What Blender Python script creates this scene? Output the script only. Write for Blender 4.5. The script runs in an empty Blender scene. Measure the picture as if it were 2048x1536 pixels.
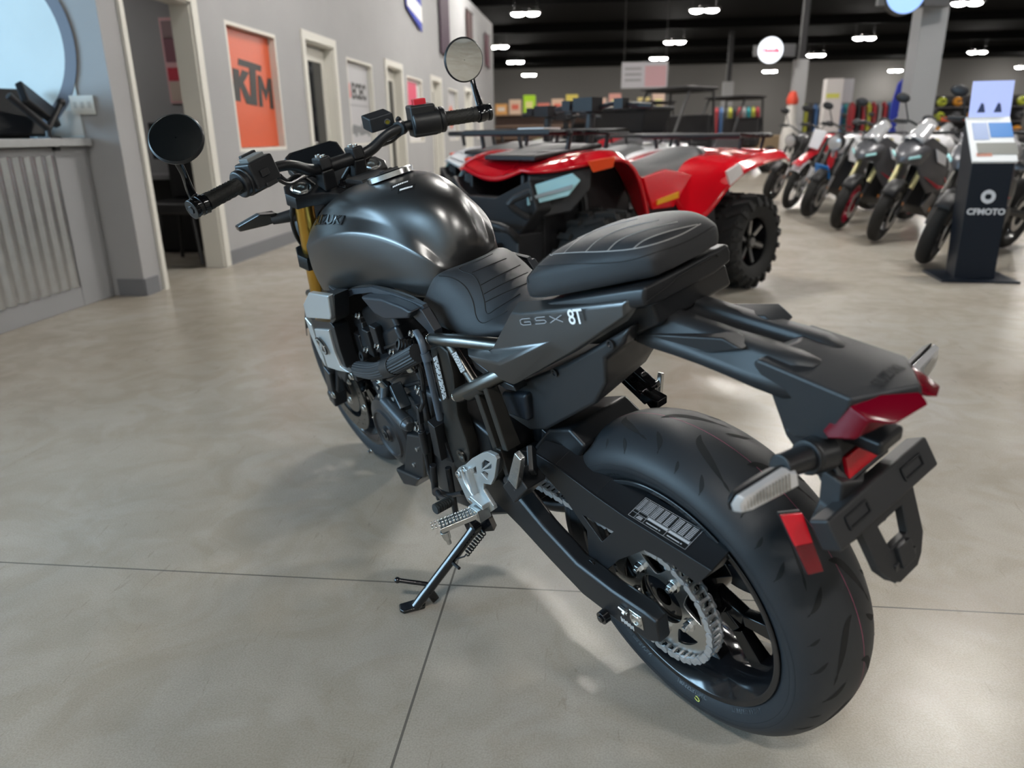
import bpy, math, random
from math import sin, cos, pi, radians, sqrt, atan2
from mathutils import Vector as V, Matrix
from mathutils.bvhtree import BVHTree
random.seed(7)
SC = bpy.context.scene
COL = SC.collection
# ------------------------------------------------------------------ camera
F = 1476.1
CAM = V((0, 0, 1.0745))
RC = (Matrix.Rotation(0.1108, 3, 'Z') @ Matrix.Rotation(pi/2-0.3269, 3, 'X') @ Matrix.Rotation(-0.0140, 3, 'Z'))
cd = bpy.data.cameras.new('camera'); co = bpy.data.objects.new('camera', cd); COL.objects.link(co)
co.matrix_world = Matrix.Translation(CAM) @ RC.to_4x4()
cd.sensor_width = 36; cd.lens = F/2048*36; cd.clip_start = .02; cd.clip_end = 200
SC.camera = co
cd.dof.use_dof = True; cd.dof.focus_distance = 1.5; cd.dof.aperture_fstop = cd.lens/1000/0.0082
SC.view_settings.view_transform = 'Standard'; SC.view_settings.look = 'None'
SC.view_settings.gamma = 1; SC.view_settings.use_curve_mapping = False
SC.view_settings.exposure = 0.0
cy = SC.cycles
cy.max_bounces = 5; cy.diffuse_bounces = 3; cy.glossy_bounces = 3; cy.transmission_bounces = 4
cy.use_denoising = True; cy.sample_clamp_indirect = 6; cy.caustics_reflective = False; cy.caustics_refractive = False
cy.use_light_tree = True; cy.use_adaptive_sampling = True; cy.adaptive_threshold = .02; cy.blur_glossy = .5

# ------------------------------------------------------------------ materials
MATS = {}
def mat(name, col, rough=.5, metal=0., spec=.5, coat=0., coatr=.1, emit=0., trans=0., ior=1.45, bump=0., bscale=200., var=0., vscale=8., sheen=0., alpha=1., ecol=None):
    if name in MATS: return MATS[name]
    m = bpy.data.materials.new(name); m.use_nodes = True
    nt = m.node_tree; b = nt.nodes['Principled BSDF']
    c = (*col, 1)
    b.inputs['Base Color'].default_value = c
    b.inputs['Roughness'].default_value = rough; b.inputs['Metallic'].default_value = metal
    b.inputs['Specular IOR Level'].default_value = spec; b.inputs['IOR'].default_value = ior
    b.inputs['Coat Weight'].default_value = coat; b.inputs['Coat Roughness'].default_value = coatr
    b.inputs['Transmission Weight'].default_value = trans
    b.inputs['Sheen Weight'].default_value = sheen
    b.inputs['Alpha'].default_value = alpha
    if emit:
        b.inputs['Emission Color'].default_value = (*(ecol or col), 1); b.inputs['Emission Strength'].default_value = emit
    tc = nt.nodes.new('ShaderNodeTexCoord')
    if var:
        n = nt.nodes.new('ShaderNodeTexNoise'); n.inputs['Scale'].default_value = vscale; n.inputs['Detail'].default_value = 5
        nt.links.new(tc.outputs['Object'], n.inputs['Vector'])
        r = nt.nodes.new('ShaderNodeValToRGB')
        r.color_ramp.elements[0].position = .3; r.color_ramp.elements[1].position = .7
        r.color_ramp.elements[0].color = (*[x*(1-var) for x in col], 1); r.color_ramp.elements[1].color = (*[min(1, x*(1+var)) for x in col], 1)
        nt.links.new(n.outputs['Fac'], r.inputs['Fac']); nt.links.new(r.outputs['Color'], b.inputs['Base Color'])
    if bump:
        n = nt.nodes.new('ShaderNodeTexNoise'); n.inputs['Scale'].default_value = bscale; n.inputs['Detail'].default_value = 3
        nt.links.new(tc.outputs['Object'], n.inputs['Vector'])
        u = nt.nodes.new('ShaderNodeBump'); u.inputs['Strength'].default_value = bump; u.inputs['Distance'].default_value = .001
        nt.links.new(n.outputs['Fac'], u.inputs['Height']); nt.links.new(u.outputs['Normal'], b.inputs['Normal'])
    MATS[name] = m
    return m

# ------------------------------------------------------------------ mesh builder
def frame(axis, hint=None):
    w = V(axis).normalized()
    h = V(hint) if hint is not None else (V((0, 0, 1)) if abs(w.z) < .9 else V((1, 0, 0)))
    u = h.cross(w).normalized(); v = w.cross(u)
    return u, v, w
def cr(pts, k=6, closed=False):
    """Catmull-Rom through points"""
    P = [V(p) for p in pts]; n = len(P); out = []
    rng = n if closed else n-1
    for i in range(rng):
        if closed: a, b, c, d = P[(i-1) % n], P[i], P[(i+1) % n], P[(i+2) % n]
        else: a, b, c, d = P[max(i-1, 0)], P[i], P[i+1], P[min(i+2, n-1)]
        for j in range(k):
            t = j/k; t2 = t*t; t3 = t2*t
            out.append(.5*((2*b)+(c-a)*t+(2*a-5*b+4*c-d)*t2+(3*b-a-3*c+d)*t3))
    if not closed: out.append(P[-1])
    return out
class MB:
    def __init__(s): s.v = []; s.f = []; s.m = []; s.mi = 0
    def mt(s, i): s.mi = i; return s
    def add(s, vs, fs):
        o = len(s.v); s.v += [V(x) for x in vs]
        for f in fs: s.f.append([o+i for i in f]); s.m.append(s.mi)
        return s
    def box(s, c, d, R=None, taper=1.):
        c = V(c); vs = []
        for sx, sy, sz in ((-1,-1,-1),(1,-1,-1),(1,1,-1),(-1,1,-1),(-1,-1,1),(1,-1,1),(1,1,1),(-1,1,1)):
            t = taper if sz > 0 else 1
            p = V((sx*d[0]/2*t, sy*d[1]/2*t, sz*d[2]/2))
            if R is not None: p = R @ p
            vs.append(c+p)
        return s.add(vs, [(0,3,2,1),(4,5,6,7),(0,1,5,4),(1,2,6,5),(2,3,7,6),(3,0,4,7)])
    def bar(s, a, b, w, h, hint=(0, 0, 1), w2=None, h2=None):
        a = V(a); b = V(b); u, v, _ = frame(b-a, hint)
        w2 = w if w2 is None else w2; h2 = h if h2 is None else h2
        vs = [a+u*x*w/2+v*y*h/2 for x, y in ((-1,-1),(1,-1),(1,1),(-1,1))]+[b+u*x*w2/2+v*y*h2/2 for x, y in ((-1,-1),(1,-1),(1,1),(-1,1))]
        return s.add(vs, [(0,3,2,1),(4,5,6,7),(0,1,5,4),(1,2,6,5),(2,3,7,6),(3,0,4,7)])
    def tube(s, pts, r, n=10, closed=False, caps=True, k=0, flat=1.):
        if k: 
            if isinstance(r, (list, tuple)):
                rr = [x[0] for x in cr([V((q, 0, 0)) for q in r], k, closed)]; r = rr
            pts = cr(pts, k, closed)
        P = [V(p) for p in pts]; N = len(P)
        R = list(r) if isinstance(r, (list, tuple)) else [r]*N
        vs = []; u = None
        for i in range(N):
            if closed: t = P[(i+1) % N]-P[i-1]
            else: t = P[min(i+1, N-1)]-P[max(i-1, 0)]
            if t.length < 1e-9: t = V((0, 0, 1))
            t.normalize()
            if u is None: u, v, _ = frame(t)
            else:
                u = u-t*u.dot(t); u.normalize(); v = t.cross(u)
            for j in range(n):
                a = 2*pi*j/n; vs.append(P[i]+(u*cos(a)+v*sin(a)*flat)*R[i])
        fs = []
        for i in range(N if closed else N-1):
            i2 = (i+1) % N
            for j in range(n):
                j2 = (j+1) % n; fs.append((i*n+j, i*n+j2, i2*n+j2, i2*n+j))
        if caps and not closed:
            fs.append(list(range(n))[::-1]); fs.append([(N-1)*n+j for j in range(n)])
        return s.add(vs, fs)
    def cyl(s, a, b, r, r2=None, n=20, caps=True): return s.tube([a, b], [r, r if r2 is None else r2], n, caps=caps)
    def lathe(s, o, axis, prof, n=32, hint=None, closed=False, a0=0., a1=2*pi):
        o = V(o); u, v, w = frame(axis, hint); full = abs(a1-a0-2*pi) < 1e-6
        m = len(prof); vs = []; N = n if full else n+1
        for i in range(N):
            a = a0+(a1-a0)*i/n
            d = u*cos(a)+v*sin(a)
            for (r, h) in prof: vs.append(o+d*r+w*h)
        fs = []
        for i in range(n):
            i2 = (i+1) % N
            for j in range(m if closed else m-1):
                j2 = (j+1) % m; fs.append((i*m+j, i2*m+j, i2*m+j2, i*m+j2))
        return s.add(vs, fs)
    def ball(s, c, r, n=12, m=8, sc=(1, 1, 1)):
        c = V(c); vs = []
        for i in range(m+1):
            t = pi*i/m
            for j in range(n):
                a = 2*pi*j/n; vs.append(c+V((r*sc[0]*sin(t)*cos(a), r*sc[1]*sin(t)*sin(a), r*sc[2]*cos(t))))
        fs = [(i*n+j, (i+1)*n+j, (i+1)*n+(j+1) % n, i*n+(j+1) % n) for i in range(m) for j in range(n)]
        return s.add(vs, fs)
    def bolt(s, c, axis, r=.006, h=.006, hexa=True, wash=True):
        c = V(c); w = V(axis).normalized()
        if wash: s.cyl(c, c+w*h*.3, r*1.35, n=14)
        s.cyl(c, c+w*h, r, n=6 if hexa else 12)
        return s
    def poly(s, pts, w, z0=0.):
        """extruded polygon: pts (3D list, planar-ish), w = extrusion vector"""
        P = [V(p) for p in pts]; w = V(w); n = len(P)
        vs = P+[p+w for p in P]
        fs = [list(range(n)), [n+i for i in range(n)][::-1]]+[(i, i+n, (i+1) % n+n, (i+1) % n) for i in range(n)]
        return s.add(vs, fs)
    def loft(s, rings, closed=True, caps=True):
        n = len(rings[0]); vs = [p for r in rings for p in r]; fs = []
        for i in range(len(rings)-1):
            for j in range(n if closed else n-1):
                j2 = (j+1) % n; fs.append((i*n+j, i*n+j2, (i+1)*n+j2, (i+1)*n+j))
        if caps and closed:
            fs.append(list(range(n))[::-1]); fs.append([(len(rings)-1)*n+j for j in range(n)])
        return s.add(vs, fs)
    def mir(s):
        """append mirror in y"""
        n = len(s.v); fs = [f[:] for f in s.f]; ms = s.m[:]
        s.v += [V((p.x, -p.y, p.z)) for p in s.v]
        for f, m in zip(fs, ms): s.f.append([n+i for i in f][::-1]); s.m.append(m)
        return s
    def xf(s, M, i0=0):
        for i in range(i0, len(s.v)): s.v[i] = M @ s.v[i]
        return s
    def me(s, name):
        m = bpy.data.meshes.new(name); m.from_pydata([tuple(p) for p in s.v], [], s.f)
        if any(s.m): m.polygons.foreach_set('material_index', s.m)
        m.validate(); m.update()
        return m
def obj(name, mb, mats, parent=None, bev=0., sub=0, smooth=38, fix=True, solid=0., seg=2, creases=None):
    me = mb.me(name) if isinstance(mb, MB) else mb
    if fix:
        import bmesh
        bm = bmesh.new(); bm.from_mesh(me)
        bmesh.ops.recalc_face_normals(bm, faces=bm.faces[:]); bm.to_mesh(me); bm.free()
    for m in (mats if isinstance(mats, (list, tuple)) else [mats]): me.materials.append(m)
    o = bpy.data.objects.new(name, me); COL.objects.link(o)
    if parent is not None: o.parent = parent
    if smooth:
        me.shade_smooth()
        if not sub: me.set_sharp_from_angle(angle=radians(smooth))
    if solid:
        d = o.modifiers.new('s', 'SOLIDIFY'); d.thickness = solid; d.offset = -1
    if bev:
        d = o.modifiers.new('b', 'BEVEL'); d.width = bev; d.segments = seg; d.limit_method = 'ANGLE'; d.angle_limit = radians(35); d.harden_normals = False
        me.shade_smooth()
        for e in me.edges: e.use_edge_sharp = False
        d.harden_normals = True
    if sub:
        d = o.modifiers.new('u', 'SUBSURF'); d.levels = sub; d.render_levels = sub
        if creases:
            at = me.attributes.new('crease_edge', 'FLOAT', 'EDGE')
            cs = {tuple(sorted(k)): v for k, v in creases.items()}
            for e in me.edges:
                c = cs.get(tuple(sorted(e.vertices)))
                if c: at.data[e.index].value = c
    return o
def obj_each(name, mb, mats, parent=None, near=.004, **k):
    """every loose piece of the builder becomes an object of its own"""
    n = len(mb.v); par = list(range(n))
    def find(a):
        while par[a] != a: par[a] = par[par[a]]; a = par[a]
        return a
    for f in mb.f:
        for q in f[1:]: par[find(q)] = find(f[0])
    grp = {}
    for i in range(n): grp.setdefault(find(i), []).append(i)
    bx = [[[min(mb.v[i][a] for i in g) for a in range(3)], [max(mb.v[i][a] for i in g) for a in range(3)], g] for g in grp.values()]
    cl = list(range(len(bx)))
    def fc(a):
        while cl[a] != a: a = cl[a]
        return a
    for i in range(len(bx)):
        for j in range(i):
            d = sqrt(sum(max(0, bx[i][0][a]-bx[j][1][a], bx[j][0][a]-bx[i][1][a])**2 for a in range(3)))
            if d <= near and fc(i) != fc(j): cl[fc(i)] = fc(j)
    sets = {}
    for i in range(len(bx)): sets.setdefault(fc(i), set()).update(bx[i][2])
    out = []
    for s_ in sets.values():
        m = MB(); mp = {}
        for i in sorted(s_): mp[i] = len(m.v); m.v.append(mb.v[i])
        for f, mi in zip(mb.f, mb.m):
            if f[0] in mp: m.f.append([mp[i] for i in f]); m.m.append(mi)
        out.append(obj(name, m, mats, parent, **k))
    return out
def tag(o, label, cat, group=None, kind=None):
    if label: o['label'] = label
    if cat: o['category'] = cat
    if group: o['group'] = group
    if kind: o['kind'] = kind
    return o
def empty(name, label, cat, loc=(0, 0, 0), rz=0., group=None):
    o = bpy.data.objects.new(name, None); COL.objects.link(o); o.empty_display_size = .1
    o.location = loc; o.rotation_euler = (0, 0, rz)
    return tag(o, label, cat, group)
def struct(name, mb, m, **k):
    o = obj(name, mb, m, **k); o['kind'] = 'structure'; return o
def kids(o): return [c for c in bpy.data.objects if c.parent == o]
def dup(root, loc, rz=0., label=None, group=None, rot=None):
    def cp(o, par):
        c = o.copy(); COL.objects.link(c)
        if par is not None: c.parent = par
        for ch in kids(o): cp(ch, c)
        return c
    r = cp(root, None); r.location = loc; r.rotation_euler = rot if rot else (0, 0, rz)
    if label: r['label'] = label
    if group: r['group'] = group
    return r
# flat outlines (text, plates with holes) through 2D curves -> mesh data
def text2d(body, size=1., ext=0., bev=0., space=1., shear=0., align='LEFT', bold=0.):
    c = bpy.data.curves.new('t', 'FONT'); c.body = body; c.size = size; c.extrude = ext; c.bevel_depth = bev
    c.space_character = space; c.shear = shear; c.align_x = align; c.resolution_u = 3; c.offset = bold
    return curve2mesh(c)
def curve2mesh(c):
    o = bpy.data.objects.new('t', c); COL.objects.link(o)
    dg = bpy.context.evaluated_depsgraph_get(); dg.update()
    m = bpy.data.meshes.new_from_object(o.evaluated_get(dg))
    vs = [v.co.copy() for v in m.vertices]; fs = [list(p.vertices) for p in m.polygons]
    bpy.data.objects.remove(o); bpy.data.curves.remove(c); bpy.data.meshes.remove(m)
    return vs, fs
def plate2d(loops, ext=.002, bev=.0006):
    c = bpy.data.curves.new('p', 'CURVE'); c.dimensions = '2D'; c.fill_mode = 'BOTH'; c.extrude = ext; c.bevel_depth = bev; c.bevel_resolution = 1
    for L in loops:
        sp = c.splines.new('POLY'); sp.points.add(len(L)-1); sp.use_cyclic_u = True
        for p, q in zip(sp.points, L): p.co = (q[0], q[1], 0, 1)
    return curve2mesh(c)
def put(mb, vf, o, u, v, w=None):
    vs, fs = vf; o = V(o); u = V(u); v = V(v); w = u.cross(v).normalized() if w is None else V(w)
    return mb.add([o+u*p.x+v*p.y+w*p.z for p in vs], fs)
def bvh_of(o):
    dg = bpy.context.evaluated_depsgraph_get(); dg.update()
    return BVHTree.FromObject(o, dg)
def drape(mb, vf, o, u, v, bvh, off=.0006):
    """lay a flat outline on a surface"""
    vs, fs = vf; o = V(o); u = V(u); v = V(v); out = []
    for p in vs:
        q = o+u*p.x+v*p.y; h = bvh.find_nearest(q)
        out.append(h[0]+h[1]*(off+max(p.z, 0)))
    return mb.add(out, fs)
# ------------------------------------------------------------------ projection helpers (pixel -> world point on a plane)
def ray(px, py): return CAM.copy(), RC @ V(((px-1024)/F, -(py-768)/F, -1))
def Wp(px, py, x=None, y=None, z=None):
    o, d = ray(px, py)
    for i, q in enumerate((x, y, z)):
        if q is not None: return o+d*((q-o[i])/d[i])
# ------------------------------------------------------------------ room materials
def floor_mat():
    m = bpy.data.materials.new('polished_concrete'); m.use_nodes = True; nt = m.node_tree; L = nt.links.new
    b = nt.nodes['Principled BSDF']; tc = nt.nodes.new('ShaderNodeTexCoord')
    def noise(sc, det, dist=0.):
        n = nt.nodes.new('ShaderNodeTexNoise'); n.inputs['Scale'].default_value = sc; n.inputs['Detail'].default_value = det; n.inputs['Distortion'].default_value = dist
        L(tc.outputs['Object'], n.inputs['Vector']); return n
    def ramp(src, a, ca, bb, cb):
        r = nt.nodes.new('ShaderNodeValToRGB'); e = r.color_ramp.elements
        e[0].position = a; e[1].position = bb; e[0].color = (*ca, 1); e[1].color = (*cb, 1); L(src, r.inputs['Fac']); return r
    def mix(bt, f, a, c):
        x = nt.nodes.new('ShaderNodeMix'); x.data_type = 'RGBA'; x.blend_type = bt
        if isinstance(f, float): x.inputs[0].default_value = f
        else: L(f, x.inputs[0])
        L(a, x.inputs[6]); L(c, x.inputs[7]); return x.outputs[2]
    n1 = noise(1.1, 6, .6); r1 = ramp(n1.outputs['Fac'], .3, (.35, .31, .255), .7, (.45, .425, .385))
    n2 = noise(9, 8, .3); r2 = ramp(n2.outputs['Fac'], .3, (.78, .77, .75), .7, (1, 1, 1))
    c = mix('MULTIPLY', .35, r1.outputs['Color'], r2.outputs['Color'])
    n3 = noise(260, 2); r3 = ramp(n3.outputs['Fac'], .35, (.72, .71, .7), .62, (1, 1, 1))
    c = mix('MULTIPLY', .55, c, r3.outputs['Color'])
    # hairline stains
    n4 = noise(3.2, 10, 2.2); r4 = ramp(n4.outputs['Fac'], .42, (.86, .83, .78), .56, (1, 1, 1))
    c = mix('MULTIPLY', .5, c, r4.outputs['Color'])
    mp = nt.nodes.new('ShaderNodeMapping'); mp.inputs['Scale'].default_value = (34, 5, 1); mp.inputs['Rotation'].default_value = (0, 0, .9); L(tc.outputs['Object'], mp.inputs['Vector'])
    n5 = noise(1.6, 4, 1.2); L(mp.outputs['Vector'], n5.inputs['Vector']); r5 = ramp(n5.outputs['Fac'], .66, (1, 1, 1), .72, (.72, .70, .68))
    c = mix('MULTIPLY', .5, c, r5.outputs['Color'])
    # saw-cut joints
    sp = nt.nodes.new('ShaderNodeSeparateXYZ'); L(tc.outputs['Object'], sp.inputs[0])
    def joint(ch, off, per, w):
        a = nt.nodes.new('ShaderNodeMath'); a.operation = 'SUBTRACT'; a.inputs[1].default_value = off-per/2; L(sp.outputs[ch], a.inputs[0])
        b_ = nt.nodes.new('ShaderNodeMath'); b_.operation = 'FLOORED_MODULO'; b_.inputs[1].default_value = per; L(a.outputs[0], b_.inputs[0])
        d = nt.nodes.new('ShaderNodeMath'); d.operation = 'SUBTRACT'; d.inputs[1].default_value = per/2; L(b_.outputs[0], d.inputs[0])
        e = nt.nodes.new('ShaderNodeMath'); e.operation = 'ABSOLUTE'; L(d.outputs[0], e.inputs[0])
        g = nt.nodes.new('ShaderNodeMath'); g.operation = 'LESS_THAN'; g.inputs[1].default_value = w; L(e.outputs[0], g.inputs[0]); return g
    j1 = joint('X', -.339, 4.6, .0026); j2 = joint('Y', 1.571, 4.6, .0026)
    mx = nt.nodes.new('ShaderNodeMath'); mx.operation = 'MAXIMUM'; L(j1.outputs[0], mx.inputs[0]); L(j2.outputs[0], mx.inputs[1])
    dk = nt.nodes.new('ShaderNodeRGB'); dk.outputs[0].default_value = (.13, .12, .105, 1)
    c = mix('MIX', mx.outputs[0], c, dk.outputs[0])
    L(c, b.inputs['Base Color'])
    b.inputs['Roughness'].default_value = .27
    b.inputs['Specular IOR Level'].default_value = .28
    bp = nt.nodes.new('ShaderNodeBump'); bp.inputs['Strength'].default_value = .08; bp.inputs['Distance'].default_value = .002
    L(n3.outputs['Fac'], bp.inputs['Height']); L(bp.outputs['Normal'], b.inputs['Normal'])
    return m
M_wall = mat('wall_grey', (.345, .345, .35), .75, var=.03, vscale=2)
M_trim = mat('white_trim', (.66, .645, .59), .55)
M_base = mat('baseboard_grey', (.17, .175, .19), .6)
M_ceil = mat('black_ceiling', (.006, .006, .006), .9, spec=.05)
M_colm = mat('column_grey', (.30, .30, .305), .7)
M_backw = mat('far_wall_grey', (.16, .155, .148), .8)
M_black = mat('black_plastic', (.012, .012, .013), .45)
M_dkglass = mat('dark_glass', (.01, .012, .015), .06)
M_white = mat('white_panel', (.8, .8, .8), .5)
X0 = -3.2
# floor, ceiling
struct('floor', MB().box((13, 28, -.1), (48, 72, .2)), floor_mat(), smooth=0)
struct('ceiling', MB().box((13, 28, 6.0), (48, 72, .2)), M_ceil, smooth=0)
# ceiling joists and ducts seen faintly against the deck
g = MB()
for yy in range(6, 62, 8): g.box((13, yy, 5.72), (46, .14, .36))
struct('trim_1', g, mat('joist_black', (.005, .005, .005), .9, spec=.05), smooth=0)
# left wall with openings
OPEN = [(5.22, 6.15, 0, 2.09), (6.72, 7.80, .95, 2.04), (8.58, 9.52, 0, 2.09), (10.03, 11.2, .95, 2.04), (11.95, 12.86, 0, 2.09), (13.25, 14.45, .95, 2.04), (15.27, 16.15, 0, 2.09), (17.0, 18.2, .95, 2.04), (19.2, 20.1, 0, 2.09), (21, 22.2, .95, 2.04)]
g = MB(); y = 4.95; TH = .16; HW = 4.25
def wbox(y0, y1, z0, z1): g.box((X0-TH/2, (y0+y1)/2, (z0+z1)/2), (TH, y1-y0, z1-z0))
for a, b, z0, z1 in OPEN:
    wbox(y, a, 0, HW)
    if z0 > 0: wbox(a, b, 0, z0)
    wbox(a, b, z1, HW); y = b
wbox(y, 24.7, 0, HW)
g.box((-5.86, 5.03, 3), (5.0, .16, 6))           # return behind the counter
struct('wall_left', g, M_wall, smooth=0)
g = MB(); y = 5.11
g.box((-3.3, 4.944, .06), (.2, .012, .12)); g.box((X0+.006, 5.03, .06), (.012, .17, .12))
for a, b, z0, z1 in OPEN:
    if z0 == 0:
        if a > 5.3: g.box((X0+.006, (y+a-.09)/2, .06), (.012, a-.09-y, .12))
        y = b+.09
g.box((X0+.006, (y+24.7)/2, .06), (.012, 24.7-y, .12))
struct('baseboard_left', g, M_base, smooth=0)
g = MB()
for a, b, z0, z1 in OPEN:
    if z0 == 0:
        for q in ((a-.045, .09), (b+.045, .09)):
            if q[0] < 5.2: q = (a-.025, .05)
            g.box((X0+.01, q[0], z1/2), (.022, q[1], z1))
        g.box((X0+.01, (a+b)/2, z1+.045), (.022, b-a+.18, .09))
        g.box((X0-TH/2, a+.008, z1/2), (TH, .016, z1)); g.box((X0-TH/2, b-.008, z1/2), (TH, .016, z1)); g.box((X0-TH/2, (a+b)/2, z1-.008), (TH, b-a, .016))
struct('trim_2', g, M_trim, smooth=0)
# window frames with poster panels set in the reveals
def reveal(n, a, b, z0, z1):
    g = MB()
    for q in ((a+.015, .03), (b-.015, .03)): g.box((X0-.05, q[0], (z0+z1)/2), (.1, q[1], z1-z0))
    for q in (z0+.015, z1-.015): g.box((X0-.05, (a+b)/2, q), (.1, b-a-.06, .03))
    struct('window_%d' % n, g, M_trim, smooth=0)
wi = 1
for a, b, z0, z1 in OPEN:
    if z0 > 0: reveal(wi, a, b, z0, z1); wi += 1
M_orange = mat('poster_orange', (.62, .10, .035), .35, var=.04, vscale=1.5)
M_ink = mat('poster_ink', (.03, .03, .03), .5)
M_pgrey = mat('poster_grey', (.44, .44, .46), .4)
M_red = mat('poster_red', (.62, .02, .10), .4)
M_redl = mat('poster_red_print', (.6, .06, .06), .5)
M_pink = mat('poster_pale_red', (.75, .45, .47), .5)
def poster(name, label, a, b, z0, z1, m):
    # flat sheet just inside the reveal, facing the hall
    g = MB(); g.box((X0-.07, (a+b)/2, (z0+z1)/2), (.006, b-a-.07, z1-z0-.07))
    return tag(obj(name, g, m, smooth=0), label, 'poster')
def onwall(o, name, body, yc, zc, size, m, x=X0-.066, space=1., bold=0., shear=0., sx=1.):
    g = MB(); put(g, text2d(body, size, .0008, space=space, bold=bold, shear=shear, align='CENTER'), (x, yc, zc), (0, sx, 0), (0, 0, 1))
    return obj(name, g, m, o, smooth=0)
p = poster('poster', 'orange window poster with slanted black KTM lettering', 6.72, 7.80, .95, 2.04, M_orange)
# KTM mark: heavy slanted strokes, tall T bar above K and M
g = MB()
NS = [0]
def stroke(pts): NS[0] += 1; g.poly([(X0-.066+.0003*NS[0], 7.27+u*1.0, 1.53+v*.82-(u*.05)) for u, v in pts], (.0012, 0, 0))
stroke([(-.40, -.19), (-.27, -.19), (-.23, .15), (-.36, .15)])
stroke([(-.31, -.03), (-.24, -.04), (-.02, .15), (-.17, .16)]); stroke([(-.29, .05), (-.19, .06), (.0, -.2), (-.16, -.2)])
stroke([(-.24, .20), (.25, .20), (.27, .27), (-.22, .27)]); stroke([(-.06, -.19), (.08, -.19), (.13, .22), (-.01, .22)])
stroke([(-.15, -.2), (.08, -.2), (.09, -.11), (-.12, -.11)])
stroke([(.12, -.2), (.20, -.2), (.235, .15), (.155, .15)]); stroke([(.155, .15), (.235, .15), (.315, -.0), (.295, -.12)])
stroke([(.295, -.12), (.315, -.0), (.39, .15), (.47, .15)]); stroke([(.39, .15), (.47, .15), (.455, -.2), (.375, -.2)])
obj('lettering', g, M_ink, p, smooth=0)
p = poster('poster', 'grey window poster with red and black lettering across the top', 10.03, 11.2, .95, 2.04, M_pgrey)
onwall(p, 'lettering', 'ECEC', 10.70, 1.56, .27, M_ink, bold=.012); onwall(p, 'lettering', 'B', 10.25, 1.56, .27, M_redl, bold=.012)
g = MB(); g.box((X0-.066, 10.62, 1.47), (.002, .9, .02)); obj('line', g, mat('poster_line', (.3, .3, .32), .5), p, smooth=0)
g = MB()
for k in range(9): g.box((X0-.066, 10.25+k*.1, 1.14+.02*(k % 2)), (.002, .085, .09+.03*(k % 3)))
obj('picture_strip', g, mat('poster_dark', (.16, .17, .18), .5), p, smooth=0)
p = poster('poster', 'white window poster with crimson square and pale red print below', 13.25, 14.45, .95, 2.04, mat('poster_white', (.68, .66, .67), .4))
g = MB(); g.box((X0-.066, 13.8, 1.75), (.002, .85, .44)); obj('red_square', g, M_red, p, smooth=0)
g = MB()
for k in range(6): g.box((X0-.066, 13.45+k*.14, 1.28), (.002, .07, .36))
obj('print', g, M_pink, p, smooth=0)
p = poster('poster', 'grey window poster with small orange figure, far along the wall', 17.0, 18.2, .95, 2.04, M_pgrey)
g = MB(); g.lathe((X0-.066, 17.6, 1.45), (1, 0, 0), [(0, 0), (.25, 0)], 20); obj('figure', g, M_orange, p, smooth=0)
poster('poster', 'plain pale window poster at the far end of the wall', 21, 22.2, .95, 2.04, mat('poster_pale', (.6, .58, .58), .4))
# door leaves in the far openings (white, tall dark glass)
for i, (a, b, z0, z1) in enumerate([q for q in OPEN if q[2] == 0][1:]):
    g = MB(); x = X0-.13
    for q in ((a+.07, .1), (b-.07, .1)): g.box((x, q[0], 1.03), (.045, q[1], 2.04))
    g.box((x, (a+b)/2, .13), (.045, b-a-.24, .24)); g.box((x, (a+b)/2, 1.98), (.045, b-a-.24, .14))
    d = struct('door_%d' % (i+2), g, M_trim, smooth=0)
    g = MB(); g.box((x, (a+b)/2, 1.08), (.012, b-a-.24, 1.68)); obj('glass', g, M_dkglass, d, smooth=0)
    g = MB(); g.tube([(x+.02, a+.16, 1.0), (x+.07, a+.16, 1.0), (x+.07, a+.28, 1.0)], .011, 8); obj('handle', g, mat('steel', (.6, .6, .6), .3, 1.), d)
# office behind door 1
g = MB(); g.box((-6.6, 6.4, 1.5), (.1, 3.4, 3)); g.box((-4.98, 7.6, 1.5), (3.2, .1, 3)); g.box((-4.98, 6.3, 2.75), (3.2, 2.4, .1))
struct('wall_side', g, M_wall, smooth=0)
g = MB(); g.box((-5.2, 6.4, 2.68), (.6, .6, .03)); o = obj('office_fill_panel', g, mat('office_fill_glow', (1, .97, .93), .5, emit=9.), smooth=0); tag(o, 'added square white panel, out of view, that lights the office', 'lamp')  # unseen glowing panel added to light the office interior
# hall lamps: black box hung on two rods with a pair of LED lenses
M_led = mat('led_lens', (1., .97, .925), .5, emit=250., ecol=(1, .965, .91)); M_lampbody = mat('lamp_body', (.05, .05, .05), .5)
def lamp():
    e = empty('high_bay_light', 'twin lens LED light hung under the black ceiling', 'lamp', group='high bay ceiling lights')
    g = MB(); g.box((0, 0, .06), (1.05, .36, .07)); g.box((0, 0, .12), (.3, .16, .08)); obj('housing', g, M_lampbody, e, smooth=0)
    for s in (-1, 1):
        g = MB(); g.ball((s*.25, 0, .02), 1., 18, 8, (.23, .17, .085)); obj('lens', g, M_led, e)
        g = MB(); g.cyl((s*.4, 0, .09), (s*.4, 0, .90), .006, n=6); obj('rod', g, M_lampbody, e)
    return e
l0 = lamp(); first = True
LP = [(-4.7, 38.3), (-4.7, 46.4), (-4.75, 56.5), (-2.5, 28.3), (3.65, 28.8), (3.6, 38.3), (3.5, 46.3), (3.5, 56.5), (12.3, 29), (12.2, 38.7), (12.2, 46.6), (12.2, 58.2), (21, 47.2), (21.4, 60.2), (21, 37.5), (29.7, 59.6),
      (-1.6, 19), (3.65, 19.6), (12.3, 20), (-.5, 6.9), (4.0, 6.9), (11, 8), (-.5, 13.6), (4.0, 13.6), (-.5, -2.6), (4.2, -2.6), (11, -2), (21, 20), (21, 28.5)]
for q in LP:
    if first: l0.location = (*q, 5.0); first = False
    else: dup(l0, (*q, 5.0))
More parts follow.
